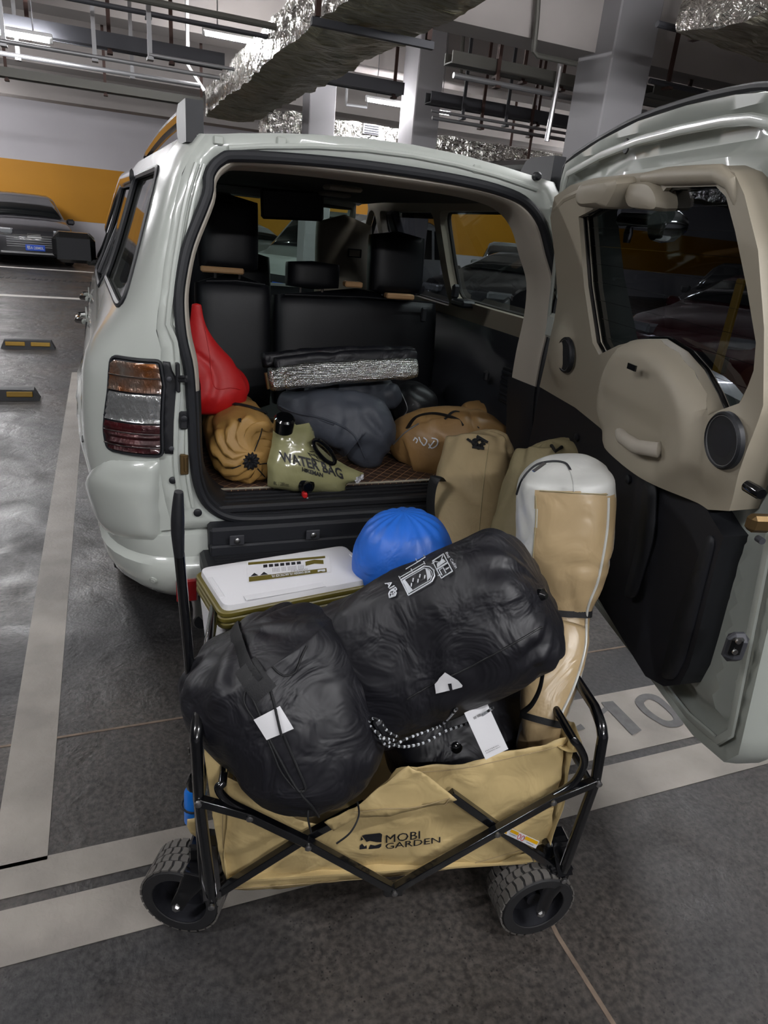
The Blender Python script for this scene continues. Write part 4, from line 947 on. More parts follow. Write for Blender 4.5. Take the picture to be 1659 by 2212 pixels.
# raised steel flange between edge and trim: follows the outline
def inset(poly, k):
    c = V((sum(p.x for p in poly)/len(poly), sum(p.y for p in poly)/len(poly))); return [p+(c-p).normalized()*k for p in poly]
B().tube([DP(p.x, p.y, .046) for p in dens(inset(bodyo, .05), .05)], .012, 8, closed=True, flat=(.5, 1), up=DNn).obj('door_flange', 'paintin', DOOR)
B().tube([DP(p.x, p.y, .062) for p in arcpts([V((q.x, q.y+.01, 0)) for q in top+topR[:3]], 3)], .009, 8).obj('door_seal', 'rubber', DOOR)
g = panel(win, [], lambda u, v: DP(u, v, .018), .12).obj('door_glass', 'darktint', DOOR)
bh = B()
for k in range(11):
    va = .84+k*.05; us = [u_/50*UF for u_ in range(51) if inside((u_/50*UF, va), win)]
    if len(us) > 3: bh.tube([DP(us[0], va, .017), DP(us[-1], va, .017)], .0004, 4)
bh.obj('heating_wire', 'gloss', g)
# rear wiper motor cover and wiper seen through the glass
# trim: beige surround of the window
sur_out = dpx([(1196, 470), (1205, 425), (1240, 400), (1290, 385), (1400, 372), (1480, 360), (1560, 358), (1598, 372), (1620, 420), (1650, 540)])+[V((1.275, 1.02)), V((1.315, .88)), V((1.30, .76)), V((1.275, .64))]+dpx([(1540, 1100), (1400, 1000), (1250, 880), (1172, 835), (1190, 760), (1205, 690), (1212, 640), (1206, 560)])
win_in = dpx([(1258, 468), (1300, 447), (1430, 428), (1450, 405), (1558, 402), (1580, 425), (1600, 500), (1625, 620), (1645, 740), (1640, 800), (1615, 870), (1567, 895), (1548, 850), (1520, 800), (1485, 760), (1440, 732), (1400, 732), (1345, 745), (1302, 766), (1288, 740), (1270, 620)])
B().tube([DP(p.x, p.y, .008) for p in dens(win_in, .03)], .006, 8, closed=True, up=DNn).obj('glass_seal', 'gloss', g)
def hump(u, v, base=.0):
    "spare-wheel bulge, speakers and general relief of the trim"
    c = duv(PD(1415, 905)); q = V((u, v))-c; rx = (duv(PD(1567, 895))-c).length; ry = (duv(PD(1420, 732))-c).length
    r = sqrt((q.x/rx)**2+((q.y if q.y > 0 else q.y*.75)/ry)**2); wd_ = .17+.4*min(1, max(0, (-q.x/rx-.45)/.4))+.4*min(1, max(0, (-q.y/ry-.1)/.5)); t = min(1, max(0, (1.03-r)/wd_)); h = .06*(t*t*(3-2*t))**.7
    q2 = q-V((-.01, .0)); r2 = max(abs(q2.x)/.17, abs(q2.y+.02)/.06); h -= .009/(1+math.exp((r2-1)*40))
    for px, py, rr_ in ((1222, 767, .085), (1562, 952, .095)):
        c2 = duv(PD(px, py)); d2 = (V((u, v))-c2).length; h = max(h, .03/(1+math.exp((d2-rr_)*70)))
    return -(base+h)
tb = panel(sur_out, [win_in], lambda u, v: DP(u, v, hump(u, v, .012)), .02)
TR = tb.obj('beige_door_trim', 'beige', DOOR, angle=50); TRB = BVHTree.FromPolygons(tb.v, tb.f)
for poly, off in ((sur_out, .055), (win_in, .018)):
    dd = dens(poly, .03); B().loft([[DP(p.x, p.y, hump(p.x, p.y, .012)) for p in dd], [DP(p.x, p.y, off) for p in dd]], False, False).obj('trim_return', 'beige', DOOR, angle=50)
# rolled grab edge above the window and wiper-motor cover
B().tube([PD(1392, 384, -.01), PD(1440, 381, -.012), PD(1500, 378, -.012), PD(1555, 376, -.012), PD(1582, 395, -.01), PD(1600, 450, .0), PD(1606, 500, .012)], [.012, .02, .02, .019, .016, .010, .004], 12, up=DNn).obj('upper_roll_trim', 'beige', DOOR)
B().tube([PD(1202, 455, .0), PD(1225, 430, -.002), PD(1260, 414, -.002), PD(1300, 404, -.002)], .014, 10, up=DNn).obj('upper_roll_trim', 'beige', DOOR)
cv = [(1290, 395), (1380, 378), (1388, 395), (1362, 445), (1355, 452), (1290, 448), (1280, 430)]
b = B(); c0 = dpx(cv); b.loft([[DP(p.x, p.y, o_) for p in rnd(inset(c0, k), .03, 3)] for k, o_ in ((0, .04), (0, -.03), (.012, -.06), (.04, -.072))]); b.obj('wiper_motor_cover', 'beige', DOOR, angle=40)
cv = [(1365, 395), (1430, 385), (1448, 420), (1450, 458), (1370, 450)]
b = B(); c0 = dpx(cv); b.loft([[DP(p.x, p.y, o_) for p in rnd(inset(c0, k), .03, 3)] for k, o_ in ((0, .05), (0, -.01), (.015, -.03), (.05, -.036))]); b.obj('wiper_motor_cover', 'beige', DOOR, angle=40)
wp = B().tube([PD(1345, 474, .1), PD(1430, 478, .1)], .02, 14); wp.lathe(PD(1440, 488, .09), DNn, [(.0, -.04), (.035, -.035), (.042, -.01), (.04, .02), (.02, .05)], 20); wp.obj('wiper_spindle', 'chrome', DOOR)
B().lathe(PD(1357, 505, .1), (0, 0, -1), [(.008, -.03), (.014, 0), (.01, .025)], 12).obj('washer_nozzle', 'chrome', DOOR)
# speakers
for px, py, rp in ((1221, 767, 38), (1562, 952, 63)):
    c = hit(TRB, px, py, 0)[0]-DNn*.004; ax = -DNn; r = rp*mpp(c)
    sp_ = B().lathe(c-ax*.012, ax, [(r, 0), (r, .010), (r*.93, .015), (r*.87, .011)], 36).obj('speaker', 'rubber', DOOR)
    B().lathe(c-ax*.004, ax, [(r*.86, 0), (r*.86, .002), (.001, .005)], 32).obj('speaker_grille', 'trimblack', sp_)
    B().lathe(c-ax*.006, ax, [(r*.845, .003), (r*.855, .007), (r*.875, .007), (r*.885, .003)], 40, cap=False).obj('speaker_ring', 'galv', sp_)
# badge, pull handle
B().box(PD(1365, 793, -.1), (.004, .04, .014), rot=Matrix.Rotation(-.22, 3, 'Z')).obj('badge', 'gloss', DOOR)
hb = B().tube([PD(1340, 925, -.03), PD(1345, 945, -.075), PD(1375, 965, -.085), PD(1420, 972, -.08), PD(1436, 966, -.03)], [.016, .017, .018, .018, .02], 12).obj('pull_handle', 'beigelt', DOOR)
# dark lower panel
lp = dpx([(1172, 835), (1250, 878), (1330, 930), (1400, 985), (1470, 1035), (1525, 1085), (1570, 1160), (1555, 1210), (1535, 1290), (1512, 1380), (1495, 1440), (1475, 1478), (1440, 1482), (1400, 1460), (1375, 1420), (1260, 1230), (1165, 1060)])
lp = lp[:-1]+[V((.10, .06)), V((.03, .12)), V((.0, .35))]
def lowrel(u, v):
    c = duv(PD(1400, 1120)); q = V((u, v))-c; h = .0
    h += .018*(1/(1+math.exp((abs(q.x)-.05)*90)))*(1/(1+math.exp((abs(q.y)-.17)*60)))
    return -(.0+.008+h)
lb = panel(lp, [], lambda u, v: DP(u, v, lowrel(u, v)), .03); LP = lb.obj('dark_door_trim', 'trimblack', DOOR, angle=50)
dd = dens(lp, .04); B().loft([[DP(p.x, p.y, lowrel(p.x, p.y)) for p in dd], [DP(p.x, p.y, .055) for p in dd]], False, False).obj('dark_trim_return', 'rubber', DOOR, angle=50)
b = panel(inset(rnd(dpx([(1412, 1035), (1440, 1040), (1432, 1160), (1392, 1290), (1365, 1290), (1395, 1180)]), .03, 3), .0), [], lambda u, v: DP(u, v, -.022), .06); b.obj('storage_pocket', 'darkplastic', LP, solid=.006)
b = panel(rnd(dpx([(1540, 1150), (1555, 1165), (1490, 1420), (1465, 1470), (1435, 1462), (1470, 1330)]), .03, 3), [], lambda u, v: DP(u, v, -.004), .06); b.obj('panel_rib', 'darkplastic', LP, solid=.01)
for px, py in ((1247, 945), (1359, 1035)): B().lathe(PD(px, py, -.01), -DNn, [(.013, 0), (.013, .006), (.006, .01)], 12).obj('trim_clip', 'rubber', LP)
# latch gear on the free edge
def onE(px, py, off=0):
    ne = du; k = (DO+du*(UF+.012))@ne+off; return PN(px, py, ne, k)
B().lathe(onE(1628, 1058), du, [(.012, -.02), (.012, .02), (.01, .024)], 16).obj('rubber_buffer', 'gloss', rim)
o = B().box(onE(1640, 1130), (.05, .03, .035), rot=Matrix.Rotation(-.22, 3, 'Z'), bev=.008).obj('striker_pocket', 'brass', rim)
B().lathe(onE(1643, 1167), du, [(.007, -.01), (.007, .006)], 12).obj('screw', 'darksteel', rim)
o = B().box(onE(1588, 1397), (.05, .035, .07), rot=Matrix.Rotation(-.22, 3, 'Z'), bev=.014).obj('door_latch', 'darksteel', rim)
B().box(onE(1590, 1397, .015), (.03, .012, .045), rot=Matrix.Rotation(-.22, 3, 'Z'), bev=.01).obj('latch_jaw', 'gloss', o)
for dz in (-.012, .014): B().lathe(onE(1590, 1397, .022)+V((0, 0, dz)), du, [(.006, 0), (.006, .004)], 10).obj('latch_screw', 'steel', o)
p = PD(1353, 316, .045); B().lathe(p, -DNn, [(.02, 0), (.017, .003)], 20, ).obj('drain_hole', 'rubber', DOOR)
for z in (.75, 1.35):
    B().box((1.545, 2.19, z), (.05, .06, .09), bev=.012).obj('hinge', 'paint', DOOR)
B().lathe(PR(1156, 381, .005), (0, -1, 0), [(.014, 0), (.014, .02), (.008, .026)], 14).obj('roof_buffer', 'rubber', SUV)
# spare wheel housing on the outer face of the door
c = DP(.62, .42, TH+.03); sw = B().lathe(c, DNn, [(.36, 0), (.375, .05), (.37, .17), (.33, .2), (.05, .21)], 40).obj('spare_wheel_cover', 'paint', DOOR)
# ================================================================ soft bags
def sack(ctrl, e=2.3, ns=56, nc=72, cap=(.16, .16), capp=2.4, wr=.006, wf=9., pleat=(0, 0), pk=16, pa=.012, gather=(0, 0), sag=0., seed=0, flat=1., crease=.0, twist=0.):
    """soft bag swept along a spine. ctrl: [(px, py, y, half width px, depth ratio)], first = top end.
    returns builder with vertices in rings"""
    P3 = [Q(c[0], c[1], c[2]) for c in ctrl]; rad = [c[3]*mpp(p) for c, p in zip(ctrl, P3)]; rt = [c[4] for c in ctrl]
    pts = arcpts(P3, 12); n = len(pts)-1
    aux = arcpts([V((r, q, 0)) for r, q in zip(rad, rt)], 12)
    L = [0.]
    for a, b_ in zip(pts, pts[1:]): L.append(L[-1]+(b_-a).length)
    rings = []; b = B()
    view = (sum(P3, V((0, 0, 0)))/len(P3)-CAM).normalized(); prevA = None
    for i in range(ns+1):
        # cluster stations near the ends
        t = .5-.5*cos(pi*i/ns); t = .55*t+.45*i/ns; s = t*L[-1]; k = 0
        while k < n-1 and L[k+1] < s: k += 1
        f = (s-L[k])/max(1e-9, L[k+1]-L[k]); p = pts[k].lerp(pts[k+1], f); q = aux[k].lerp(aux[k+1], f)
        T = (pts[min(k+2, n)]-pts[max(k-1, 0)]).normalized(); A = T.cross(view)
        if A.length < .25 and prevA is not None: A = prevA
        A = A.normalized(); prevA = A; Bv = A.cross(T).normalized()
        if Bv@view > 0: Bv = -Bv
        c = 1.
        if cap[0] and t < cap[0]: c = (1-(1-t/cap[0])**capp)**(1/capp) if t > 0 else 0
        if cap[1] and t > 1-cap[1]: c = (1-(1-(1-t)/cap[1])**capp)**(1/capp) if t < 1 else 0
        R = []
        for j in range(nc):
            th = 2*pi*j/nc+twist*t; ca, sa = cos(th), sin(th)
            x = abs(ca)**(2/e)*(1 if ca > 0 else -1); y = abs(sa)**(2/e)*(1 if sa > 0 else -1)
            r = q.x*max(c, .004)
            pt = p+A*x*r+Bv*y*r*q.y*flat
            nn = (A*ca+Bv*sa); d = 0
            v3 = pt*wf+V((seed*7.3, seed*3.1, 0))
            d += wr*(noise.noise(v3)+.5*noise.noise(v3*2.3))*min(1, c*1.4)
            if crease: d -= crease*max(0, 1-abs(noise.noise(pt*wf*.6+V((seed, 0, 5))))*7)*min(1, c*1.4)
            for e_, (amt, tt) in enumerate(((pleat[0], t), (pleat[1], 1-t))):
                if amt:
                    ph = th*pk+1.7*noise.noise(V((th*1.3, seed, 0)))+.8*sin(3*th+seed); d += amt*cos(ph)*math.exp(-(tt/.14)**2)*min(1, c*2.5)
            R.append(pt+nn*d)
        rings.append(R)
    b.loft(rings); b.rings = rings; b.spine = (pts, L); return b
def bag(name, mats, b, label, cat, angle=180, group=None):
    rt = thing(name, label, cat, b_base(b), group); o = b.obj('bag_body', mats, rt, angle=angle); o.parent = rt
    return rt, o, BVHTree.FromPolygons(b.v, b.f)
def b_base(b): return V((sum(v.x for v in b.v)/len(b.v), sum(v.y for v in b.v)/len(b.v), min(v.z for v in b.v)))
def cord(rt, tree, pts, r=.003, m='webbing', name='cord', off=.003, flat=None, seg=10, n=8):
    b = B(); line_on(b, tree, pts, r, off, n, seg, flat); return b.obj(name, m, rt)
def patch(rt, tree, poly, m, name, off=.003, step=12, solid=None):
    return decal(tree, poly, off, step).obj(name, m, rt, angle=180, solid=solid)
def ringstrap(rt, b, py, r=.009, flat=(.2, 1), m='webbing', name='strap', off=.0015):
    best = min(range(len(b.rings)), key=lambda i: abs(sum(pxof(p)[1] for p in b.rings[i])/len(b.rings[i])-py)); R = b.rings[best]
    c = sum(R, V((0, 0, 0)))/len(R); T = (sum(b.rings[best+1], V((0, 0, 0)))/len(R)-c).normalized(); pts = [p+(p-c).normalized()*off for p in R[::2]]; w_ = r
    return B().loft([[p-T*w_ for p in pts], [p-T*w_+(p-c).normalized()*.002 for p in pts], [p+T*w_+(p-c).normalized()*.002 for p in pts], [p+T*w_ for p in pts]], False, False).obj(name, m, rt)
def pxof(p): v = R3.transposed()@(p-CAM); return CX+FPX*v.x/v.z, CY+FPX*v.y/v.z
def gatherend(rt, c, ax, r, m, name='gathered_neck', n=44, k=13, h=.02):
    b = B(); ax = V(ax).normalized(); a = ax.orthogonal().normalized(); bb = ax.cross(a); rings = []
    for i, (rr, hh) in enumerate(((1, 0), (.95, .35), (.75, .8), (.45, .9), (.22, .35), (.05, .1))):
        rings.append([c+ax*h*(hh+.25*cos(k*2*pi*j/n)*(1-i*.1))+(a*cos(2*pi*j/n)+bb*sin(2*pi*j/n))*r*rr*(1+.13*cos(k*2*pi*j/n+i*.5)) for j in range(n)])
    b.loft(rings); return b.obj(name, m, rt)

# 1. big black sleeping-bag sack leaning over the front of the wagon
b1 = sack([(520, 1362, 1.30, 150, 1.0), (560, 1430, 1.27, 186, 1.0), (625, 1530, 1.2, 184, 1.0), (680, 1640, 1.12, 158, 1.0), (716, 1742, 1.06, 112, .95)], e=2.25, cap=(.12, .2), capp=2.2, wr=.011, wf=7, pleat=(.018, .004), pk=9, seed=2, crease=.009)
K1, o1, T1 = bag('sleeping_bag_sack', 'nylon', b1, 'big black nylon sack with a blank white tag, leaning over the wagon front at left', 'stuff sack')
cord(K1, T1, [(478, 1318), (500, 1345), (515, 1400), (535, 1450), (556, 1478)], .02, 'webbing', 'webbing_strap', .004, (.12, 1), n=8)
cord(K1, T1, [(533, 1440), (552, 1470), (575, 1500)], .026, 'webbing', 'strap_patch', .006, (.1, 1))
cord(K1, T1, [(534, 1478), (560, 1540), (590, 1610), (640, 1700), (652, 1706)], .0028, 'webbing', 'cord')
cord(K1, T1, [(576, 1462), (592, 1520), (612, 1585), (640, 1650), (660, 1700), (650, 1712), (672, 1738), (690, 1765)], .0028, 'webbing', 'cord')
cord(K1, T1, [(536, 1482), (530, 1520), (575, 1590), (605, 1660), (636, 1702)], .002, 'webbing', 'cord')
tg = patch(K1, T1, [(549, 1552), (604, 1524), (634, 1572), (577, 1596)], 'paper', 'white_tag', .006, 10); tg['label'] = 'blank white paper tag'
cord(K1, T1, [(594, 1528), (602, 1560), (608, 1585)], .0026, 'webbing', 'cord', .01)
B().tube(arcpts([Q(668, 1735, 1.0), Q(665, 1765, .985), Q(672, 1798, .99)], 5), .0022, 6).obj('cord', 'webbing', K1)
B().tube(arcpts([Q(772, 1732, 1.03), Q(775, 1762, 1.0), Q(757, 1798, .985), Q(727, 1822, .99)], 6), .0022, 6).obj('cord', 'webbing', K1)
cord(K1, T1, [(662, 1396), (650, 1420), (636, 1452), (608, 1458), (588, 1440)], .0022, 'webbing', 'drawcord')

# 2. black sack lying across the top
b2 = sack([(752, 1466, 1.27, 160, 1), (850, 1420, 1.22, 167, 1.), (960, 1368, 1.17, 169, 1.0), (1070, 1318, 1.11, 167, 1.), (1176, 1272, 1.06, 150, 1.0)], e=2.6, cap=(.13, .13), capp=2.8, wr=.009, wf=8, pleat=(.004, .012), pk=13, seed=5, crease=.008)
K2, o2, T2 = bag('sleeping_bag_sack', 'nylon', b2, 'black nylon sack with white printed bag diagrams, lying across the wagon load', 'stuff sack')
# seam, label, print
cord(K2, T2, [(1170, 1355), (1100, 1395), (1000, 1448), (930, 1480), (880, 1510)], .002, 'nylon2', 'seam', .002)
lb = patch(K2, T2, [(942, 1476), (963, 1450), (990, 1466), (999, 1476), (998, 1480), (944, 1496)], 'paper', 'care_label', .006, 8)
patch(K2, T2, [(969, 1473), (976, 1471), (978, 1487), (972, 1488)], 'print', 'label_print', .008, 6)
def PX(tree, o, ux, vx, off=.0035): # print frame in picture pixels on the surface
    o = V(o); ux = V(ux); vx = V(vx)
    return lambda u, v: hit(tree, *(o+ux*u+vx*v), off)[0]
def outline_print(b, fn, pts, w=.0012, closed=True):
    pp = dens(pts, .04) if closed else [V(p) for p in pts]
    b.tube([fn(p[0], p[1]) for p in pp], w, 4, closed=closed)
pr = B(); fA = PX(T2, (884, 1287), (60, -35), (-17, -32))
outline_print(pr, fA, [(0, 0), (.85, 0), (1.0, .2), (1.06, .5), (1.0, .8), (.85, 1), (0, 1)], .0012)
outline_print(pr, fA, [(.04, .1), (.82, .1), (.95, .3), (.98, .5), (.95, .7), (.82, .9), (.04, .9)], .0007)
for k in range(5): outline_print(pr, fA, [(.2+k*.12, .35+.2*(k % 2)), (.26+k*.12, .5+.2*(k % 2))], .0011, False)
for poly in ([(.04, .1), (.2, .1), (.12, .9), (.04, .9)], [(.72, .15), (.9, .25), (.95, .6), (.85, .85), (.8, .5)]): panel([V(p) for p in poly], [], fA, .2, pr)
outline_print(pr, fA, [(0, 1.15), (.9, 1.15)], .0007, False); outline_print(pr, fA, [(1.15, .1), (1.15, .9)], .0007, False); outline_print(pr, fA, [(.3, 1.4), (.85, 1.4)], .0007, False)
for x in (0, .9, .45): outline_print(pr, fA, [(x, 1.08), (x, 1.24)], .0008, False)
for y in (.1, .9): outline_print(pr, fA, [(1.1, y), (1.2, y)], .0008, False)
outline_print(pr, fA, [(.72, 1.42), (1.0, 1.42), (1.0, 1.7), (.72, 1.7)], .0007)
fB = PX(T2, (955, 1250), (24, -15), (-19, -36))
for q in ([(0, 0), (1, 0), (1, .48), (0, .48)], [(0, .52), (1, .52), (1, 1), (0, 1)]): outline_print(pr, fB, q, .0009)
panel([V(p) for p in ((.1, .56), (.9, .6), (.8, .8), (.2, .75))], [], fB, .2, pr); outline_print(pr, fB, [(.15, .1), (.15, .4), (.5, .4), (.5, .1)], .0009, False); outline_print(pr, fB, [(.6, .25), (.9, .25)], .0009, False)
outline_print(pr, fB, [(.1, .95), (.5, .7), (.9, .95)], .0009, False)
text_on(pr, 'Bag Ceilin', PX(T2, (962, 1198), (22, 32), (12, -7)), 1, .01, 1, .55)
pr.obj('printed_diagram', 'whiteprint', K2, smooth=False)
pr = B(); text_on(pr, 'AIR', PX(T2, (832, 1262), (20, 22), (14, -8)), 1, .02, 1, .8); outline_print(pr, PX(T2, (843, 1292), (15, -5), (-2, -12)), [(0, 0), (.8, 0), (1, .4), (.8, 1), (.2, 1), (0, .6)], .0012); text_on(pr, '25', PX(T2, (845, 1290), (10, -4), (-1, -8)), 1, .04, 1, .9)
pr.obj('printed_letters', 'whiteprint', K2, smooth=False)
# white hang tag on a speckled cord
tt = [Q(1003, 1541, 1.0), Q(1052, 1518, 1.02), Q(1098, 1618, .985), Q(1049, 1641, .965)]
tg = B().prism(tt, (0, .0015, 0)).obj('hang_tag', 'paper', K2, smooth=False, bevel=.0)
def quad(q): return lambda u, v: q[3].lerp(q[2], u).lerp(q[0].lerp(q[1], u), v)+V((0, -.001, 0))
tb_ = B(); qf = quad(tt); text_on(tb_, 'MATERIAL', lambda u, v: qf(.12+u, .15+v), 1, .0, .6, .02); text_on(tb_, 'SLEEPING BAG', lambda u, v: qf(.12+u, .11+v), 1, 0, .62, .018); text_on(tb_, 'IIII IIIII', lambda u, v: qf(.25+u, .82+v), 1, 0, .3, .05); tb_.obj('tag_print', 'numgrey', tg, smooth=False)
def speckcord(pts, name='speckled_cord'):
    path = arcpts(pts, 10); B().tube(path, .0028, 8).obj(name, 'webbing', K2)
    b = B(); acc = 0
    for a, c in zip(path, path[1:]):
        acc += (c-a).length
        if acc > .011: acc = 0; b.tube([a, a.lerp(c, .9)], .0031, 6)
    b.obj('cord_fleck', 'whiteprint', K2)
speckcord([hit(T2, 1060, 1518, .004)[0]+V((0, -.01, 0)), Q(1015, 1560, 1.03), Q(960, 1580, 1.03), Q(920, 1603, 1.02), Q(870, 1613, 1.01), Q(835, 1600, 1.01), Q(798, 1565, 1.05), Q(812, 1552, 1.04), Q(838, 1580, 1.03), Q(860, 1592, 1.02)])
speckcord([hit(T2, 985, 1525, .006)[0], Q(955, 1565, 1.04), Q(925, 1578, 1.03), Q(880, 1595, 1.02), Q(838, 1612, 1.01), Q(815, 1580, 1.03), Q(825, 1592, 1.02), Q(855, 1600, 1.02)])
B().box(Q(822, 1570, 1.04), (.02, .02, .045), rot=Matrix.Rotation(-.5, 3, 'Y'), bev=.006).obj('cord_lock', 'blackplastic', K2)
B().lathe(hit(T2, 1165, 1282, -.002)[0], (.4, -1, .2), [(.012, 0), (.014, .01), (.006, .02)], 14).obj('cord_lock', 'gloss', K2)

# 3. third black sack lying under it
b3 = sack([(1120, 1590, 1.25, 95, .9), (1060, 1590, 1.22, 110, .9), (960, 1600, 1.2, 95, 1), (850, 1620, 1.17, 70, 1)], e=2.6, cap=(.1, .12), wr=.008, wf=9, crease=.008, seed=9)
K3, o3, T3 = bag('sleeping_bag_sack', 'nylon', b3, 'black nylon sack wedged under the printed one, half hidden in the wagon', 'stuff sack')
B().lathe(hit(T3, 985, 1612, -.002)[0], (-.1, -1, .3), [(.012, 0), (.013, .012), (.007, .016)], 14).obj('cord_lock', 'gloss', K3)

# 4. blue sack
b4 = sack([(872, 1106, 1.62, 30, 1), (872, 1135, 1.62, 82, 1), (872, 1190, 1.62, 108, 1), (870, 1260, 1.62, 104, 1), (870, 1330, 1.62, 90, 1)], e=2.15, cap=(.05, .15), wr=.007, wf=6, pleat=(.0055, .0), pk=15, crease=.007, seed=4)
K4, o4, T4 = bag('stuff_sack', 'blue', b4, 'bright blue nylon stuff sack behind the black ones', 'stuff sack')

# 5. tall roll bag, tan with grey top, standing at the right end of the wagon
b5 = sack([(1222, 994, 1.33, 74, .8), (1222, 1026, 1.33, 101, .85), (1220, 1110, 1.31, 104, .88), (1216, 1220, 1.28, 95, .92), (1213, 1318, 1.24, 61, .95), (1207, 1360, 1.22, 66, .95), (1190, 1460, 1.14, 62, .95), (1172, 1556, 1.08, 45, 1), (1165, 1590, 1.08, 42, 1), (1155, 1660, 1.08, 44, 1), (1148, 1720, 1.09, 42, 1)], e=2.8, ns=76, cap=(.07, .04), capp=2.6, wr=.006, wf=9, crease=.007, seed=11)
nr = len(b5.rings); nc = 72
def pxof(p): v = R3.transposed()@(p-CAM); return CX+FPX*v.x/v.z, CY+FPX*v.y/v.z
for fi, f in enumerate(b5.f):
    c = sum((b5.v[i] for i in f), V((0, 0, 0)))/len(f); x, y = pxof(c)
    th = (fi % nc)/nc*360
    edge = 1158 if y < 1120 else 1158-(y-1120)*.05
    b5.mi[fi] = 1 if (y < 1057+(x-1160)*.08 or (x < edge and y < 1250) or (166 < th < 184 or th < 10 or th > 350) and y > 1057) else 0
K5, o5, T5 = bag('roll_bag', ['gold', 'silver'], b5, 'tall tan and pale grey roll bag standing in the right end of the wagon', 'bag')
ringstrap(K5, b5, 1318, .008); ringstrap(K5, b5, 1558, .008)
cord(K5, T5, [(1100, 1200), (1106, 1120), (1125, 1045), (1155, 1008), (1190, 998), (1220, 1001), (1232, 1016)], .0028, 'rubber', 'zip', .002, seg=6)
B().tube([Q(1177, 1000, 1.22), Q(1152, 1018, 1.215)], .004, 6, flat=(.5, 1.3)).obj('zip_puller', 'steel', K5)
cord(K5, T5, [(1314, 1075), (1310, 1150), (1292, 1250), (1268, 1318), (1263, 1400), (1240, 1480), (1208, 1550)], .0035, 'silver', 'side_piping', .001, seg=8)
cord(K5, T5, [(1157, 1070), (1158, 1120), (1150, 1220)], .0015, 'canvas2', 'seam', .001, seg=5)
cord(K5, T5, [(1166, 1060), (1200, 1062), (1260, 1066), (1312, 1068)], .0015, 'canvas2', 'seam', .001, seg=5)
cord(K5, T5, [(1224, 1000), (1236, 1030), (1240, 1062)], .0015, 'silver', 'seam', .001, seg=5)
B().tube(arcpts([Q(1176, 1420, 1.02), Q(1168, 1480, 1.01), Q(1150, 1520, 1.01), Q(1127, 1540, 1.03)], 6), .007, 8, flat=(.25, 1)).obj('carry_strap', 'webbing', K5)

# 6. beige bag behind it
b6 = sack([(1185, 950, 1.86, 40, .8), (1188, 985, 1.84, 74, .8), (1170, 1060, 1.78, 82, .9), (1140, 1150, 1.7, 80, .9), (1105, 1260, 1.6, 75, .9), (1080, 1340, 1.55, 70, .9)], e=2.3, cap=(.07, .1), wr=.008, wf=8, crease=.008, pleat=(.008, 0), pk=9, seed=13)
K6, o6, T6 = bag('camp_bag', 'canvas2', b6, 'beige canvas bag behind the tall tan and grey roll bag, leaning by the door', 'bag')
B().tube([hit(T6, 1192, 965, .004)[0], Q(1200, 975, 1.72), hit(T6, 1212, 968, .004)[0]], .006, 8).obj('cord_end', 'webbing', K6)

# 7. tall khaki tent bag leaning over the sill
b7 = sack([(1032, 930, 2.17, 40, .8), (1035, 960, 2.15, 68, .9), (1025, 1020, 2.08, 80, .9), (1012, 1090, 2.0, 82, .9), (1000, 1160, 1.93, 84, .9), (995, 1250, 1.83, 80, .9), (990, 1340, 1.75, 75, .9)], e=2.4, cap=(.06, .08), wr=.008, wf=7, crease=.009, pleat=(.012, 0), pk=7, seed=17)
K7, o7, T7 = bag('tent_bag', 'canvas', b7, 'khaki canvas bag with a black handle, leaning over the boot sill', 'bag')
B().tube(arcpts([hit(T7, 951, 1038, -.005)[0], Q(942, 1030, 1.93), Q(932, 1060, 1.93), Q(931, 1110, 1.93), hit(T7, 945, 1150, .0)[0]], 6), .02, 8, flat=(.15, 1)).obj('handle', 'webbing', K7)
gatherend(K7, hit(T7, 1033, 958, -.008)[0], (-.1, -.7, .9), .024, 'webbing', k=9)
for a, c in (((1010, 952), (1030, 965)), ((1030, 945), (1052, 958)), ((1020, 968), (1045, 972))): B().tube([hit(T7, *a, .01)[0], hit(T7, *c, .012)[0]], .005, 6).obj('drawcord', 'webbing', K7)
cord(K7, T7, [(1056, 960), (1045, 1040), (1036, 1130), (1034, 1165)], .0015, 'canvas2', 'seam', .001)

# 8. tan barrel sack lying on the mat, gathered end outwards
b8 = sack([(540, 978, 2.36, 30, 1), (536, 976, 2.38, 66, 1), (530, 965, 2.44, 76, 1), (516, 935, 2.62, 72, 1), (500, 905, 2.86, 58, 1)], e=2.2, ns=44, cap=(.05, .1), wr=.009, wf=9, crease=.010, pleat=(.009, 0), pk=12, seed=21)
K8, o8, T8 = bag('stuff_sack', 'tan', b8, 'ochre cloth barrel sack with a black gathered end, lying at the left of the boot', 'stuff sack')
h8, n8 = hit(T8, 541, 996, 0); gatherend(K8, h8, (-.05, -1, .25), .031, 'trimblack', k=12, h=.012)
for c in ([(549, 975), (562, 942), (566, 925)], [(520, 1005), (500, 1012)], [(560, 1003), (592, 998)], [(556, 1012), (572, 1030)]): cord(K8, T8, c, .0022, 'webbing', 'cord', .001, seg=4)
cord(K8, T8, [(488, 880), (505, 875), (535, 880), (560, 888), (580, 896)], .008, 'webbing', 'carry_handle', .006, (.3, 1))

# 9. red bag at the left wall
b9 = sack([(424, 655, 2.62, 8, .5), (426, 715, 2.62, 24, .6), (436, 780, 2.62, 58, .6), (452, 845, 2.62, 84, .7), (456, 892, 2.62, 58, .7)], e=2.0, cap=(.02, .08), wr=.008, wf=7, crease=.012, seed=24)
K9, o9, T9 = bag('carrier_bag', 'red', b9, 'red cloth bag slumped against the left side of the boot', 'bag')
cord(K9, T9, [(440, 700), (452, 760), (463, 835), (500, 838), (520, 842)], .0016, 'red', 'seam', .001)

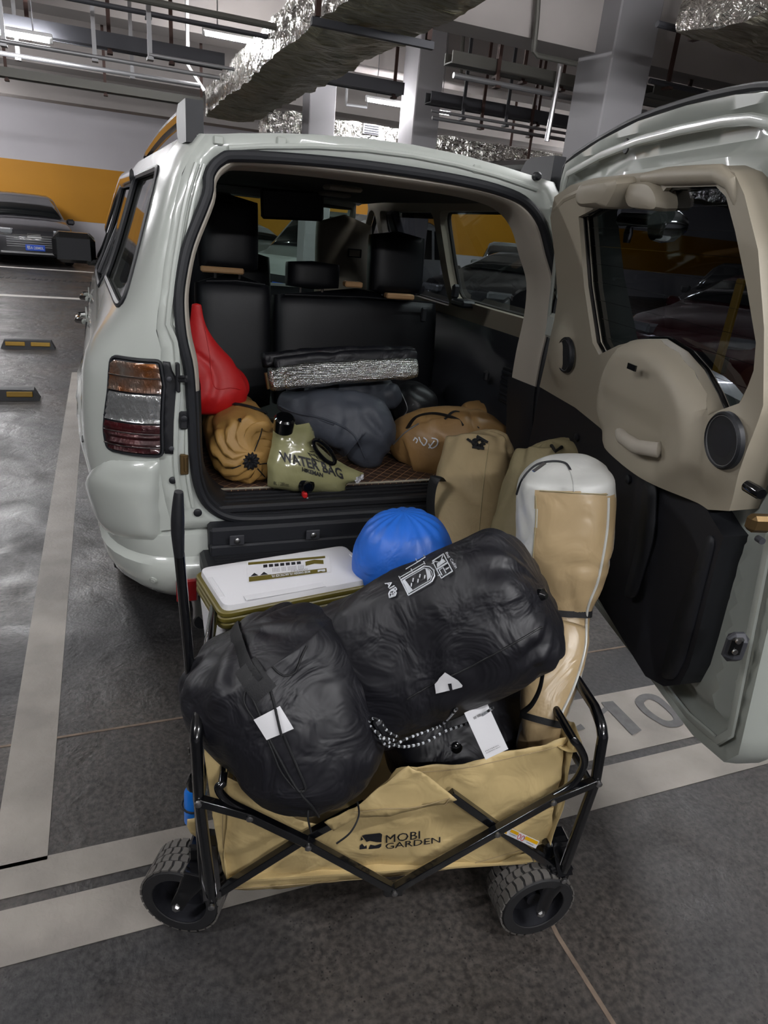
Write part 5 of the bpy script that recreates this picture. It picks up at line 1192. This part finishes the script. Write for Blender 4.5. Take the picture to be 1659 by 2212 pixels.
# 10. water bag
def PX0(T): return lambda x, y: hit(T, x, y, .002)[0]
def wbf():
    cs = [(590, 930), (608, 912), (622, 906), (640, 918), (668, 914), (678, 932), (684, 960), (712, 985), (752, 1008), (786, 1022), (770, 1040), (746, 1046), (747, 1066), (700, 1066), (640, 1062), (590, 1056), (578, 1050), (577, 1000), (586, 965)]
    return [V(c) for c in cs]
wpoly = wbf()
def edged(p, poly):
    return min(((p-(a+(b_-a)*max(0, min(1, (p-a)@(b_-a)/max(1e-9, (b_-a).length_squared))))).length for a, b_ in zip(poly, poly[1:]+poly[:1])))
def wfront(u, v, s=-1):
    p = V((u, v)); d = edged(p, wpoly); k = min(1, d/42); base = Q(u, v, 2.30 if v > 1000 else 2.30+(1000-v)*.0006)
    puff = (1-(1-k)**2)**.5*.055; base.y += s*puff + .006*noise.noise(V((u*.03, v*.03, 1)))+.004*max(0, 1-abs(noise.noise(V((u*.012, v*.02, 4))))*6)*(1 if s < 0 else 0)
    return base
fb = panel(wpoly, [], wfront, 7); panel(wpoly, [], lambda u, v: wfront(u, v, .7)+V((0, .001, 0)), 12, fb)
K10, o10, T10 = bag('water_bag', 'tpu', fb, 'olive collapsible water bag with a tap, lettered WATER BAG', 'water bag', angle=70)
wp_ = B()
text_on(wp_, 'WATER BAG', lambda u, v: hit(T10, 608+u*134-v*6, 998+u*38-4*sin(u*pi)-v*23, .003)[0], 1, .03, 1, 1); wp_.obj('lettering', 'print', K10, smooth=False)
wp_ = B(); text_on(wp_, 'HIKEMAN', lambda u, v: hit(T10, 652+u*45, 1018+u*13-v*9, .003)[0], 1, .04, 1, 1); text_on(wp_, '8L / 281oz.', lambda u, v: hit(T10, 592+u*33, 1046+u*4-v*7, .003)[0], 1, .0, 1, 1); wp_.obj('small_lettering', 'print', K10, smooth=False)
wp_ = B(); dr_ = PX0(T10)
for pl in ([(664, 978), (690, 990), (706, 997), (700, 1000), (675, 990), (664, 978)], [(668, 976), (680, 975), (690, 984), (704, 990)], [(668, 984), (678, 982), (686, 992), (696, 992)], [(672, 990), (690, 998)]):
    for a, c in zip(pl, pl[1:]): wp_.tube([dr_(*a), dr_(*c)], .0008, 4)
wp_.obj('line_drawing', 'print', K10)
gy = hit(T10, 690, 990, 0)[0].y-.012
gp = [Q(700+27*cos(a)*.85+13*sin(a)*.35, 976+27*cos(a)*.85-13*sin(a)*.9, gy+.0) for a in [2*pi*k/24 for k in range(24)]]
B().tube(gp, .008, 10, closed=True).obj('carry_grip', 'gloss', K10)
B().lathe(Q(614, 913, 2.24), (0, -.35, .9), [(.035, -.03), (.036, 0), (.036, .018), (.03, .024)], 24).obj('filler_cap', 'gloss', K10)
tp = B().lathe(hit(T10, 661, 1050, -.005)[0], (0, -1, .1), [(.03, 0), (.03, .012), (.02, .014), (.02, .03), (.016, .034)], 22).obj('tap', 'gloss', K10)
c = hit(T10, 654, 1054, .03)[0]; B().box(c, (.018, .03, .022), bev=.005).obj('tap_lever', 'red', tp); B().tube([c+V((.008, 0, -.01)), c+V((.014, -.004, -.035))], .007, 10).obj('tap_spout', 'film', tp)

# 11. grey tarpaulin bundle
def blob(px, py, y, rx, ry, rz, m, name, label, cat, amp=.02, f=6, seed=0, rot=0, e=2.3, cr=.012, n=48):
    c = Q(px, py, y); b = B(); k = mpp(c); rings = []
    for i in range(n+1):
        ph = -pi/2+pi*i/n; R = []
        for j in range(n*2):
            th = pi*j/n; sx = cos(ph)*cos(th); sy = cos(ph)*sin(th); sz = sin(ph)
            g = lambda t: abs(t)**(2/e)*(1 if t > 0 else -1)
            q = V((g(sx)*rx*k, g(sy)*ry, g(sz)*rz*k)); nn = V((sx, sy, sz))
            q = Matrix.Rotation(rot, 3, 'Y')@q; p = c+q
            p += nn*(amp*noise.noise(p*f+V((seed, 0, 0)))-cr*max(0, 1-6*abs(noise.noise(p*f*.5+V((0, seed, 0)))))); R.append(p)
        rings.append(R)
    b.loft(rings, True, True); rt, o, T = bag(name, m, b, label, cat); return rt, o, T
b11 = sack([(600, 862, 2.72, 20, .6), (650, 880, 2.66, 38, .7), (725, 905, 2.58, 62, .8), (785, 930, 2.55, 72, .8), (795, 985, 2.52, 42, .8), (796, 1012, 2.5, 16, .8)], e=2.2, cap=(.04, .05), wr=.014, wf=8, crease=.016, seed=31)
K11, o11, T11 = bag('tarpaulin', 'tarp', b11, 'grey folded tarpaulin piled behind the water bag', 'tarpaulin')
b12 = sack([(618, 838, 2.8, 14, .7), (680, 852, 2.76, 34, .7), (760, 865, 2.74, 45, .7), (838, 850, 2.76, 34, .7), (852, 845, 2.78, 14, .7)], e=2.2, cap=(.03, .03), wr=.012, wf=8, crease=.014, seed=37)
b12.obj('folded_edge', 'tarp', K11, angle=180)
cord(K11, T11, [(585, 868), (640, 892), (700, 905), (760, 935), (790, 990)], .004, 'tarp', 'hem', .002)
# 12. silver foil mat in a black sleeve
def roll(px0, py0, px1, py1, y, rpx, m, name, parent, flat=.8, seed=0):
    b = sack([(px0, py0, y, rpx, flat), ((px0+px1)/2, (py0+py1)/2-3, y, rpx*1.05, flat), (px1, py1, y, rpx*.92, flat)], e=3, cap=(.015, .02), wr=.006, wf=9, crease=.006, seed=seed); return b
bb = roll(580, 818, 900, 795, 2.62, 25, 'silverfoil', 'foil', None, .9, 3)
K12 = thing('foil_mat', 'folded silver foil ground mat in a black sleeve, lying on the grey tarpaulin', 'mat', b_base(bb)); bb.obj('foil_sheet', 'silverfoil', K12, angle=180)
roll(592, 789, 898, 773, 2.66, 19, 'nylon', 's', None, 1.1, 5).obj('mat_sleeve', 'nylon', K12, angle=180, label='glossy black sleeve')
roll(565, 778, 895, 762, 2.72, 17, 'nylon', 's', None, 1.3, 6).obj('mat_sleeve', 'nylon', K12, angle=180, label='glossy black sleeve')
B().tube([Q(574, 805, 2.56), Q(580, 840, 2.56)], .006, 6).obj('sheet_edge', 'brass', K12)
# 13. black mesh bag
K13, o13, T13 = blob(895, 872, 2.85, 52, .12, 48, 'nylon2', 'mesh_bag', 'soft black bag in the shade right of the foil mat', 'bag', .02, 8, 3, cr=.012)
cord(K13, T13, [(868, 850), (880, 885), (860, 910)], .002, 'galv', 'piping', .002)
# 14. tan duffel with white hand-written mark
b14 = sack([(850, 985, 2.56, 26, .9), (880, 965, 2.56, 64, .9), (950, 955, 2.5, 76, .9), (1020, 965, 2.48, 78, .9), (1065, 975, 2.48, 60, .9), (1085, 985, 2.48, 30, .9)], e=2.3, cap=(.06, .06), wr=.010, wf=8, crease=.012, seed=41)
K14, o14, T14 = bag('duffel_bag', 'brown', b14, 'brown tan nylon duffel with white hand-drawn letters and black handles', 'bag')
b_ = B()
for pl in ([(932, 946), (945, 950), (943, 962), (932, 968), (926, 958)], [(926, 968), (938, 952)], [(915, 945), (922, 952), (916, 962), (910, 955)], [(905, 944), (909, 955)], [(896, 945), (902, 950), (899, 957)], [(897, 946), (893, 952)]):
    line_on(b_, T14, pl, .0028, .002, 6, 5, flat=(.3, 1))
b_.obj('white_lettering', 'whiteprint', K14)
B().tube(arcpts([hit(T14, 880, 925, 0)[0], Q(900, 900, 2.42), Q(940, 893, 2.41), Q(985, 905, 2.42), hit(T14, 1000, 920, 0)[0]], 6), .009, 8, flat=(.3, 1)).obj('carry_handle', 'webbing', K14)
B().tube(arcpts([hit(T14, 960, 905, 0)[0], Q(985, 888, 2.45), Q(1020, 905, 2.44), hit(T14, 1035, 925, 0)[0]], 6), .008, 8, flat=(.3, 1)).obj('carry_handle', 'webbing', K14)
cord(K14, T14, [(850, 960), (875, 935), (905, 915)], .003, 'galv', 'piping', .002)
b15 = sack([(990, 895, 2.72, 20, .9), (1030, 905, 2.7, 38, .9), (1070, 925, 2.68, 30, .9), (1085, 935, 2.66, 14, .9)], e=2.2, cap=(.1, .1), wr=.012, wf=9, crease=.01, seed=43)
K15, o15, T15 = bag('stuff_sack', 'brown', b15, 'crumpled brown cloth bundle behind the tan duffel', 'bag')
# crumpled clear film beside the water bag
b_ = panel([V(p) for p in ((764, 1035), (786, 1022), (786, 1034), (770, 1044))], [], lambda u, v: Q(u, v, 2.26)+V((0, .012*noise.noise(V((u*.2, v*.2, 0))), 0)), 3); tag(b_.obj('plastic_wrapper', 'film', None, angle=20), 'crumpled clear wrapper lying right of the water bag', 'wrapper')

# ================================================================ hard cooler
zt = .715
q = [P(442, 1222, 2, zt), P(775, 1172, 2, zt), P(803, 1250, 2, zt), P(450, 1320, 2, zt)]
cc = sum(q, V((0, 0, 0)))/4; ux = ((q[1]-q[0])+(q[2]-q[3])).normalized(); wx = ((q[1]-q[0]).length+(q[2]-q[3]).length)/2; uy = V((-ux.y, ux.x, 0)); wy = .5*((q[0]-q[3]).length+(q[1]-q[2]).length)
KC = thing('cool_box', 'white hard cool box with an olive rim and a printed lid label', 'cooler', cc-V((0, 0, .3)))
def CR(wx_, wy_, z, r=.03, dy=0): return [cc+ux*p.x+uy*(p.y+dy)+V((0, 0, z-zt)) for p in rnd([(-wx_/2, -wy_/2), (wx_/2, -wy_/2), (wx_/2, wy_/2), (-wx_/2, wy_/2)], r, 5)]
B().loft([CR(wx*.86, wy*.84, zt-.29), CR(wx*.9, wy*.88, zt-.28), CR(wx*.965, wy*.94, zt-.085)]).obj('box_body', 'cooler', KC)
for k in range(3): B().loft([CR(wx*.985, wy*.98, zt-.016-k*.017), CR(wx*1.0, wy*1.0, zt-.019-k*.017), CR(wx*1.0, wy*1.0, zt-.028-k*.017), CR(wx*.985, wy*.98, zt-.032-k*.017)]).obj('olive_rim', 'olive', KC)
lid = B().loft([CR(wx*.95, wy*.93, zt-.018, .025), CR(wx*.945, wy*.92, zt-.006, .025), CR(wx*.94, wy*.91, zt-.001, .025), CR(wx*.93, wy*.90, zt, .025)]).obj('lid', 'cooler', KC)
for s in (-1, 1):
    B().box(cc+ux*(s*wx*.452)+V((0, 0, -.004))-uy*.01, (.018, wy*.5, .012), rot=atan2(ux.y, ux.x), bev=.004).obj('lid_latch', 'cooler', lid)
LT = lambda u, v, z=.0012: cc+ux*(wx*u)+uy*(wy*v)+V((0, 0, z))
def rect(b, f, u0, v0, u1, v1): return b.add([f(u0, v0), f(u1, v0), f(u1, v1), f(u0, v1)], [(0, 1, 2, 3)])
lq = [P(*c, 2, zt) for c in ((538, 1258), (706, 1237), (702, 1202), (536, 1216))]
LQ = lambda u, v, z=.0012: (lq[0].lerp(lq[1], u)).lerp(lq[3].lerp(lq[2], u), v)+V((0, 0, z))
LR = lambda z: (lambda u, v: LQ(1-u, 1-v, z))      # print reads from the far side
b_ = B(); rect(b_, LQ, -.02, -.03, 1.06, 1.04); b_.obj('label_sheet', 'paper', lid, smooth=False)
b_ = B(); rect(b_, lambda u, v: LQ(u, v, .0018), 0, 0, 1, .24); b_.obj('label_band', 'olive', lid, smooth=False)
b_ = B(); rect(b_, lambda u, v: LQ(u, v, .0018), 0, .86, 1, 1.0); b_.obj('label_band', 'olive', lid, smooth=False)
bw = B(); f_ = LR(.0024); text_on(bw, 'MOBI GARDEN 17L ARCTIC ICE 17L', lambda u, v: f_(.22+u*.5, .80+v*.13), 1, .03, 1, 1); bw.obj('label_lettering', 'whiteprint', lid, smooth=False)
bw = B(); bw.add([f_(.02, .82), f_(.12, .82), f_(.12, .95), f_(.08, .90), f_(.05, .95), f_(.02, .95)], [(0, 1, 2, 3, 4, 5)]); bw.obj('label_emblem', 'whiteprint', lid, smooth=False)
f_ = LR(.0018); bw = B()
for k in range(7): rect(bw, f_, .33+k*.072, .20, .33+k*.072+.052, .36)
text_on(bw, 'NX20671017', lambda u, v: f_(.25+u*.22, .66+v*.07), 1, 0, 1, 1)
for k in range(4): text_on(bw, 'IIII IIIIII III IIIII', lambda u, v: f_(.30+u*.4, .44+k*.06+v*.03), 1, 0, 1, 1)
bw.obj('label_print', 'print', lid, smooth=False)
bw = B(); bw.add([f_(.03, .5), f_(.03, .25), f_(.15, .17), f_(.27, .25), f_(.27, .5), f_(.15, .42)], [(0, 1, 2, 3, 4, 5)]); bw.obj('label_picture', 'olive', lid, smooth=False)
for x in (.76, .88): bw = B(); bw.add([f_(x, .74), f_(x+.1, .74), f_(x+.05, .58)], [(0, 1, 2)]); bw.obj('label_triangle', 'print', lid, smooth=False)
b_ = panel([V(p) for p in ((-.35, -.46), (.12, -.46), (.12, -.36), (-.35, -.36))], [], lambda u, v: LT(u, v, .003+.01*max(0, -u-.1)), .1); b_.obj('loose_tag', 'paper', KC, smooth=False, solid=.001)
B().loft([CR(wx*.7, wy*.7, .30), CR(wx*.8, wy*.8, zt-.30)]).obj('box_foot', 'cooler', KC)

# ================================================================ folding wagon
WNv = V((.217, .976, 0)); WU = V((.976, -.217, 0)); WK = 1.122
def PW(px, py, off=0): return PN(px, py, WNv, WK+off)
WG = thing('folding_wagon', 'khaki cloth folding wagon with a black tube frame and fat wheels', 'wagon', (.62, 1.3, 0))
DEP = .55
pbl, ptl, pbr, ptr = PW(458, 1945), PW(430, 1724), PW(1213, 1890), PW(1287, 1682)
cbt = PW(850, 1916, -.01)
def bar(pts, r=.0085, name='frame_bar', sq=True, m='frame'):
    b = B(); b.tube(pts, r*1.15 if sq else r, 4 if sq else 12, flat=(1, 1)); return b.obj(name, m, WG, bevel=.002 if sq else None)
U0, U1 = PW(424, 1600), PW(1302, 1592)
for (pb, pt, top, sx) in ((pbl, ptl, U0, -1), (pbr, ptr, U1, 1)):
    back = WNv*DEP
    arch_ = [pb, pt, top]+arcpts([top, top+V((0, 0, .02))+WNv*.02, top+V((0, 0, .035))+WNv*.06], 5)[1:]
    arch2 = [p+WNv*(DEP-2*((p-pb)@WNv)) for p in reversed(arch_)]
    B().tube(arch_+arch2, .0125, 12).obj('end_frame', 'frame', WG)
    B().tube([pb, pb+back], .01, 10).obj('cross_tube', 'frame', WG)
    B().tube([pt+V((0, 0, -.03)), pt+back+V((0, 0, -.03))], .009, 10).obj('cross_tube', 'frame', WG)
for k, off in ((0, 0), (1, DEP)):
    o_ = WNv*(off+(-.006 if k == 0 else .006)); q_ = WNv*(off+(.012 if k == 0 else -.012))
    L_ = [[ptl, PW(540, 1755), PW(665, 1815), cbt], [pbl, PW(665, 1815, .004), PW(790, 1748, .004)], [cbt, PW(1070, 1790), PW(1190, 1722), ptr], [PW(975, 1722, .004), PW(1070, 1790, .004), pbr]]
    for i, l in enumerate(L_): bar([p+(o_ if i in (0, 2) else q_) for p in l])
    for c in (ptl, PW(540, 1755), PW(665, 1818), pbl, cbt, PW(1070, 1790), PW(1190, 1722), ptr, pbr):
        B().lathe(c+o_+WNv*(-.012 if k == 0 else .012), -WNv if k == 0 else WNv, [(.0075, -.004), (.0075, .002), (.004, .004)], 12).obj('rivet', 'steel', WG)
    B().box(cbt+WNv*(off)+V((0, 0, -.004)), (.05, .03, .03), rot=-.218, bev=.006).obj('joint_block', 'frame', WG)
for sg, pts in ((1, [(1190, 1722), (1235, 1695), (1256, 1665), (1262, 1640), (1252, 1615), (1240, 1600)]), (-1, [(540, 1755), (500, 1735), (478, 1715), (472, 1700), (480, 1695)])):
    pp = [PW(*p, .0) for p in pts]; B().tube(arcpts(pp, 5)+[pp[-1]+WNv*DEP]+list(reversed(arcpts([p+WNv*DEP for p in pp], 5))), .0095, 12).obj('rim_tube', 'frame', WG)
st = [PW(1084, 1787, -.004), PW(1163, 1822, -.004), PW(1157, 1831, -.004), PW(1078, 1795, -.004)]
st = [PW(1090, 1783, -.0), PW(1165, 1818, -.0), PW(1157, 1833, -.0), PW(1081, 1797, -.0)]
stk = B().prism(st, WNv*.001).obj('warning_sticker', 'paper', WG, smooth=False)
b_ = B(); sf = lambda u, v: st[3].lerp(st[2], u).lerp(st[0].lerp(st[1], u), v)-WNv*.0006
for u0, v0, u1, v1 in ((.2, .55, .42, .95), (.62, .5, .98, .95)): rect(b_, sf, u0, v0, u1, v1)
b_.add([sf(.02, .1), sf(.16, .1), sf(.09, .9)], [(0, 1, 2)]); b_.obj('sticker_print', 'warnyellow', WG, smooth=False)
b_ = B(); 
for x in (.47, .57): b_.tube([sf(x+.035*cos(a), .5+.35*sin(a)) for a in [2*pi*k/12 for k in range(12)]], .0005, 4, closed=True)
b_.obj('sticker_symbol', 'red', WG)
b_ = B(); text_on(b_, 'WARNING', lambda u, v: sf(.2+u*.2, .3+v*.12), 1, 0, 1, 1); text_on(b_, 'WARNING', lambda u, v: sf(.7+u*.2, .2+v*.15), 1, 0, 1, 1); b_.obj('sticker_lettering', 'print', WG, smooth=False)
# cloth tub
front_px = [(437, 1592), (448, 1610), (470, 1650), (490, 1682), (520, 1696), (560, 1720), (640, 1765), (700, 1785), (760, 1750), (830, 1694), (858, 1668), (890, 1660), (1000, 1652), (1100, 1630), (1180, 1612), (1228, 1602), (1222, 1618), (1205, 1700), (1192, 1760), (1196, 1815), (1150, 1838), (1060, 1862), (960, 1885), (860, 1898), (700, 1912), (560, 1923), (498, 1928), (480, 1880), (474, 1840), (463, 1780), (450, 1700), (440, 1640)]
def FW(u, v, off=.042):
    p = PW(u, v, off); f = noise.noise(V((u*.008, v*.008, 2)))*.014+noise.noise(V((u*.02, v*.02, 5)))*.006
    c = -.007*max(0, 1-abs(noise.noise(V((u*.006+v*.004, v*.012, 9))))*6)
    bulge = -.012*max(0, sin(pi*min(1, max(0, (v-1640)/290))))
    return p+WNv*(f+c+bulge+.012)
FWB = panel([V(p) for p in front_px], [], FW, 11); WFo = FWB.obj('front_cloth', 'wagon', WG, angle=180, solid=.002); FT = BVHTree.FromPolygons(FWB.v, FWB.f)
b_ = B(); line_on(b_, FT, [(500, 1918), (700, 1903), (860, 1889), (1000, 1868), (1190, 1815)], .0011, .003, 6, 12); line_on(b_, FT, [(492, 1690), (482, 1760), (484, 1850), (500, 1918)], .001, .003, 6, 8); line_on(b_, FT, [(900, 1666), (1000, 1658), (1100, 1636), (1215, 1608)], .001, .003, 6, 8); b_.obj('stitching', 'canvas', WFo)
# folded flap hanging over the front
fl_px = [(700, 1775), (760, 1740), (830, 1690), (882, 1655), (905, 1662), (985, 1722), (960, 1735), (900, 1748), (840, 1752), (770, 1760), (720, 1790)]
fp = panel([V(p) for p in fl_px], [], lambda u, v: FW(u, v, -.0)+WNv*(-.012+.00005*(v-1650)), 9); fo = fp.obj('folded_flap', 'wagon', WG, angle=180, solid=.002); FT2 = BVHTree.FromPolygons(fp.v, fp.f)
b_ = B(); line_on(b_, FT2, [(765, 1752), (840, 1745), (900, 1741), (978, 1720)], .001, .003, 6, 8); b_.obj('stitching', 'canvas', fo)
# other three walls, floor
def wq(a, c, z0, z1, n=14):
    return panel([V((0, 0)), V((1, 0)), V((1, 1)), V((0, 1))], [], lambda u, v: V((a.x+(c.x-a.x)*u, a.y+(c.y-a.y)*u, z0+(z1-z0)*v-.02*sin(pi*u)*v))+V((.01*noise.noise(V((u*4, v*3, a.x*9))), .01*noise.noise(V((u*4, v*3, 7))), 0)), .08)
fl_, fr_ = pbl+WNv*.03+WU*.03, pbr+WNv*.03-WU*.03; bl_, br_ = fl_+WNv*(DEP-.06), fr_+WNv*(DEP-.06)
for a, c, nm in ((fl_, bl_, 'side_cloth'), (fr_, br_, 'side_cloth'), (bl_, br_, 'back_cloth')): wq(a, c, .2, .575).obj(nm, 'wagon', WG, angle=180, solid=.002)
b_ = B(); b_.add([V((p.x, p.y, .2)) for p in (fl_, fr_, br_, bl_)], [(0, 1, 2, 3)]); b_.obj('floor_cloth', 'wagon', WG, smooth=False, solid=.006)
# right corner flap over the rim tube
cf = [PW(1228, 1598, .02), PW(1225, 1545, .25), PW(1262, 1612, -.01), PW(1208, 1700, .03)]
panel([V((0, 0)), V((1, 0)), V((1, 1)), V((0, 1))], [], lambda u, v: (PW(1205, 1612, .05).lerp(PW(1216, 1535, .3), u)).lerp(PW(1262, 1618, -.004).lerp(PW(1240, 1560, .22), u), v)+V((0, 0, -.012*sin(pi*v))), .2).obj('corner_flap', 'wagon', WG, angle=180, solid=.002)
# logo
lg = PX(FT, (776, 1834), (46, -5), (3, -33), .004)
b_ = B()
for poly in ([(.05, .95), (.2, 1), (.9, 1), (1, .9), (1, .38), (.75, .42), (.45, .55), (.3, .5)], [(0, .05), (0, .3), (.1, .42), (.22, .2), (.3, .3), (.34, .06)], [(.42, 0), (.48, .3), (.7, .2), (1, .3), (1, .1), (.9, 0)], [(.02, .9), (.02, .62), (.14, .7)]): panel([V(p) for p in poly], [], lg, .25, b_)
b_.obj('printed_emblem', 'print', WFo, smooth=False)
b_ = B(); text_on(b_, 'MOBI', lambda u, v: hit(FT, 833+u*74, 1818-u*9-v*17, .004)[0], 1, .0, 1, 1); text_on(b_, 'GARDEN', lambda u, v: hit(FT, 832+u*118, 1832-u*14-v*13, .004)[0], 1, .0, 1, 1); b_.obj('printed_lettering', 'print', WFo, smooth=False)
# left end pocket with a blue bottle
pk = [(405, 1772), (404, 1785), (412, 1800), (437, 1818), (437, 1768)]
panel([V(p) for p in pk], [], lambda u, v: Q(u, v, 1.22), 8).obj('side_pocket', 'wagon', WG, angle=180, solid=.004)
BT = thing('drink_bottle', 'blue bottle in the mesh pocket at the left end of the wagon', 'bottle', Q(420, 1775, 1.27)); c = Q(421, 1735, 1.27); k = mpp(c)
B().lathe(c-V((0, 0, .055)), (.03, 0, 1), [(.02, 0), (.026, .005), (.027, .09), (.02, .105)], 20).obj('bottle_body', 'bottleblue', BT); B().lathe(c+V((0, 0, .05)), (.03, 0, 1), [(.018, 0), (.02, .02), (.012, .035)], 16).obj('bottle_cap', 'gloss', BT)
B().tube([c+V((cos(a)*.03, sin(a)*.03, -.0+.055*0)) for a in [2*pi*k_/16 for k_ in range(16)]], .0025, 6, closed=True).obj('pocket_mesh_hem', 'webbing', WG)
# casters
def caster(cpx, axis, r, wd, fork_top, label=None):
    "fat wheel; cpx = outer face centre"
    ax = V(axis).normalized(); c0 = V(cpx); 
    wb = B(); wb.lathe(c0, ax, [(r*.70, .002), (r*.72, 0), (r*.95, .0), (r*.985, .006), (r, .018), (r*1.0, wd-.018), (r*.985, wd-.006), (r*.95, wd), (r*.7, wd)], 48, cap=False); wo = wb.obj('wheel', 'tyre', WG)
    hb = B(); hb.lathe(c0, ax, [(r*.70, .003), (r*.68, wd*.5), (r*.25, wd*.55), (r*.2, wd*.25), (.001, wd*.25)], 36, cap=False); hb.obj('wheel_hub', 'trimblack', wo)
    t = B(); a1 = ax.orthogonal().normalized(); a2 = ax.cross(a1); NB = 26
    for i in range(NB):
        for (h0, h1, da, zig) in ((.03, .30, 0, .35), (.32, .5, .5, -.3), (.52, .70, 0.1, .3), (.72, .97, .55, -.35)):
            th = 2*pi*(i+da)/NB; wa = 2*pi/NB*.36
            quad_ = []
            for hh, zz in ((h0, 0), (h0+(h1-h0)*.5, zig), (h1, 0)):
                for s in (-1, 1): quad_.append((wd*hh, th+(s+zz)*wa))
            vs = []
            for rr in (r*.99, r+.0035): vs += [c0+ax*h+(a1*cos(tt)+a2*sin(tt))*rr for h, tt in quad_]
            k = 6; t.add(vs, [(6, 7, 9, 8), (8, 9, 11, 10), (0, 1, 7, 6), (1, 3, 9, 7), (3, 5, 11, 9), (5, 4, 10, 11), (4, 2, 8, 10), (2, 0, 6, 8)])
    to = t.obj('tread_block', 'tread', wo, smooth=False); to['kind'] = 'stuff'
    # fork
    o_ = c0-ax*.012
    B().tube([o_+V((0, 0, 0)), o_.lerp(fork_top, .35)+V((0, 0, -.0)), o_.lerp(fork_top, .75)-ax*.01, fork_top-ax*.005], [.016, .019, .026, .03], 10, flat=(1, .22), up=V((0, 0, 1)).cross(ax)).obj('fork', 'frame', WG)
    f2 = c0+ax*(wd+.012); B().tube([f2, f2.lerp(fork_top+ax*wd, .5), fork_top+ax*(wd+.01)], [.016, .022, .03], 10, flat=(1, .22), up=V((0, 0, 1)).cross(ax)).obj('fork', 'frame', WG)
    B().lathe(o_, -ax, [(.011, -.004), (.011, .004), (.007, .008)], 6).obj('axle_nut', 'steel', WG)
    m_ = fork_top+ax*(wd*.5); B().box(m_+V((0, 0, .003)), (.06, wd+.03, .008), rot=atan2(ax.y, ax.x)-pi/2, bev=.002).obj('fork_plate', 'frame', WG)
    B().lathe(m_+V((0, 0, .006)), (0, 0, 1), [(.02, 0), (.02, .025), (.014, .03)], 18).obj('swivel', 'frame', WG)
    return m_
R_ = .1
cR = P(1163, 1962, 2, R_); cL = P(386, 1950, 2, R_)
mR = caster(cR, (.12, 1, 0), R_-.003, .1, cR+V((.055, .02, .10)))
mL = caster(cL, (.50, .86, 0), R_-.003, .1, cL+V((.045, -.01, .10)))
for c_, o_ in ((V((cL.x+.17, cL.y+.48, R_)), (.3, 1, 0)), (V((cR.x+.10, cR.y+.50, R_)), (.2, 1, 0))): caster(c_, o_, R_-.003, .1, c_+V((.04, .02, .10)))
B().box(mR+V((.0, 0, .03)), (.07, .06, .05), rot=-.2, bev=.006).obj('caster_bracket', 'frame', WG); B().tube([mR+V((0, 0, .05)), pbr], .02, 4).obj('caster_bracket', 'frame', WG)
B().box(mL+V((.0, 0, .03)), (.07, .06, .05), rot=-.4, bev=.006).obj('caster_bracket', 'frame', WG); B().tube([mL+V((0, 0, .05)), pbl], .02, 4).obj('caster_bracket', 'frame', WG)
# pull handle at the left end
hp = [Q(386, 1062, 1.32), Q(384, 1110, 1.32), Q(384, 1150, 1.32), Q(387, 1200, 1.32)]
B().tube(arcpts(hp, 6), [.011+.006*sin(pi*min(1, k/18)) if k < 12 else .017-.004*(k-12)/6 for k in range(19)], 14, flat=(.8, 1.1)).obj('handle_grip', 'blackplastic', WG)
B().tube([Q(387, 1195, 1.32), Q(408, 1420, 1.32), P(440, 1900, 2, .19)], .011, 12).obj('handle_shaft', 'frame', WG)
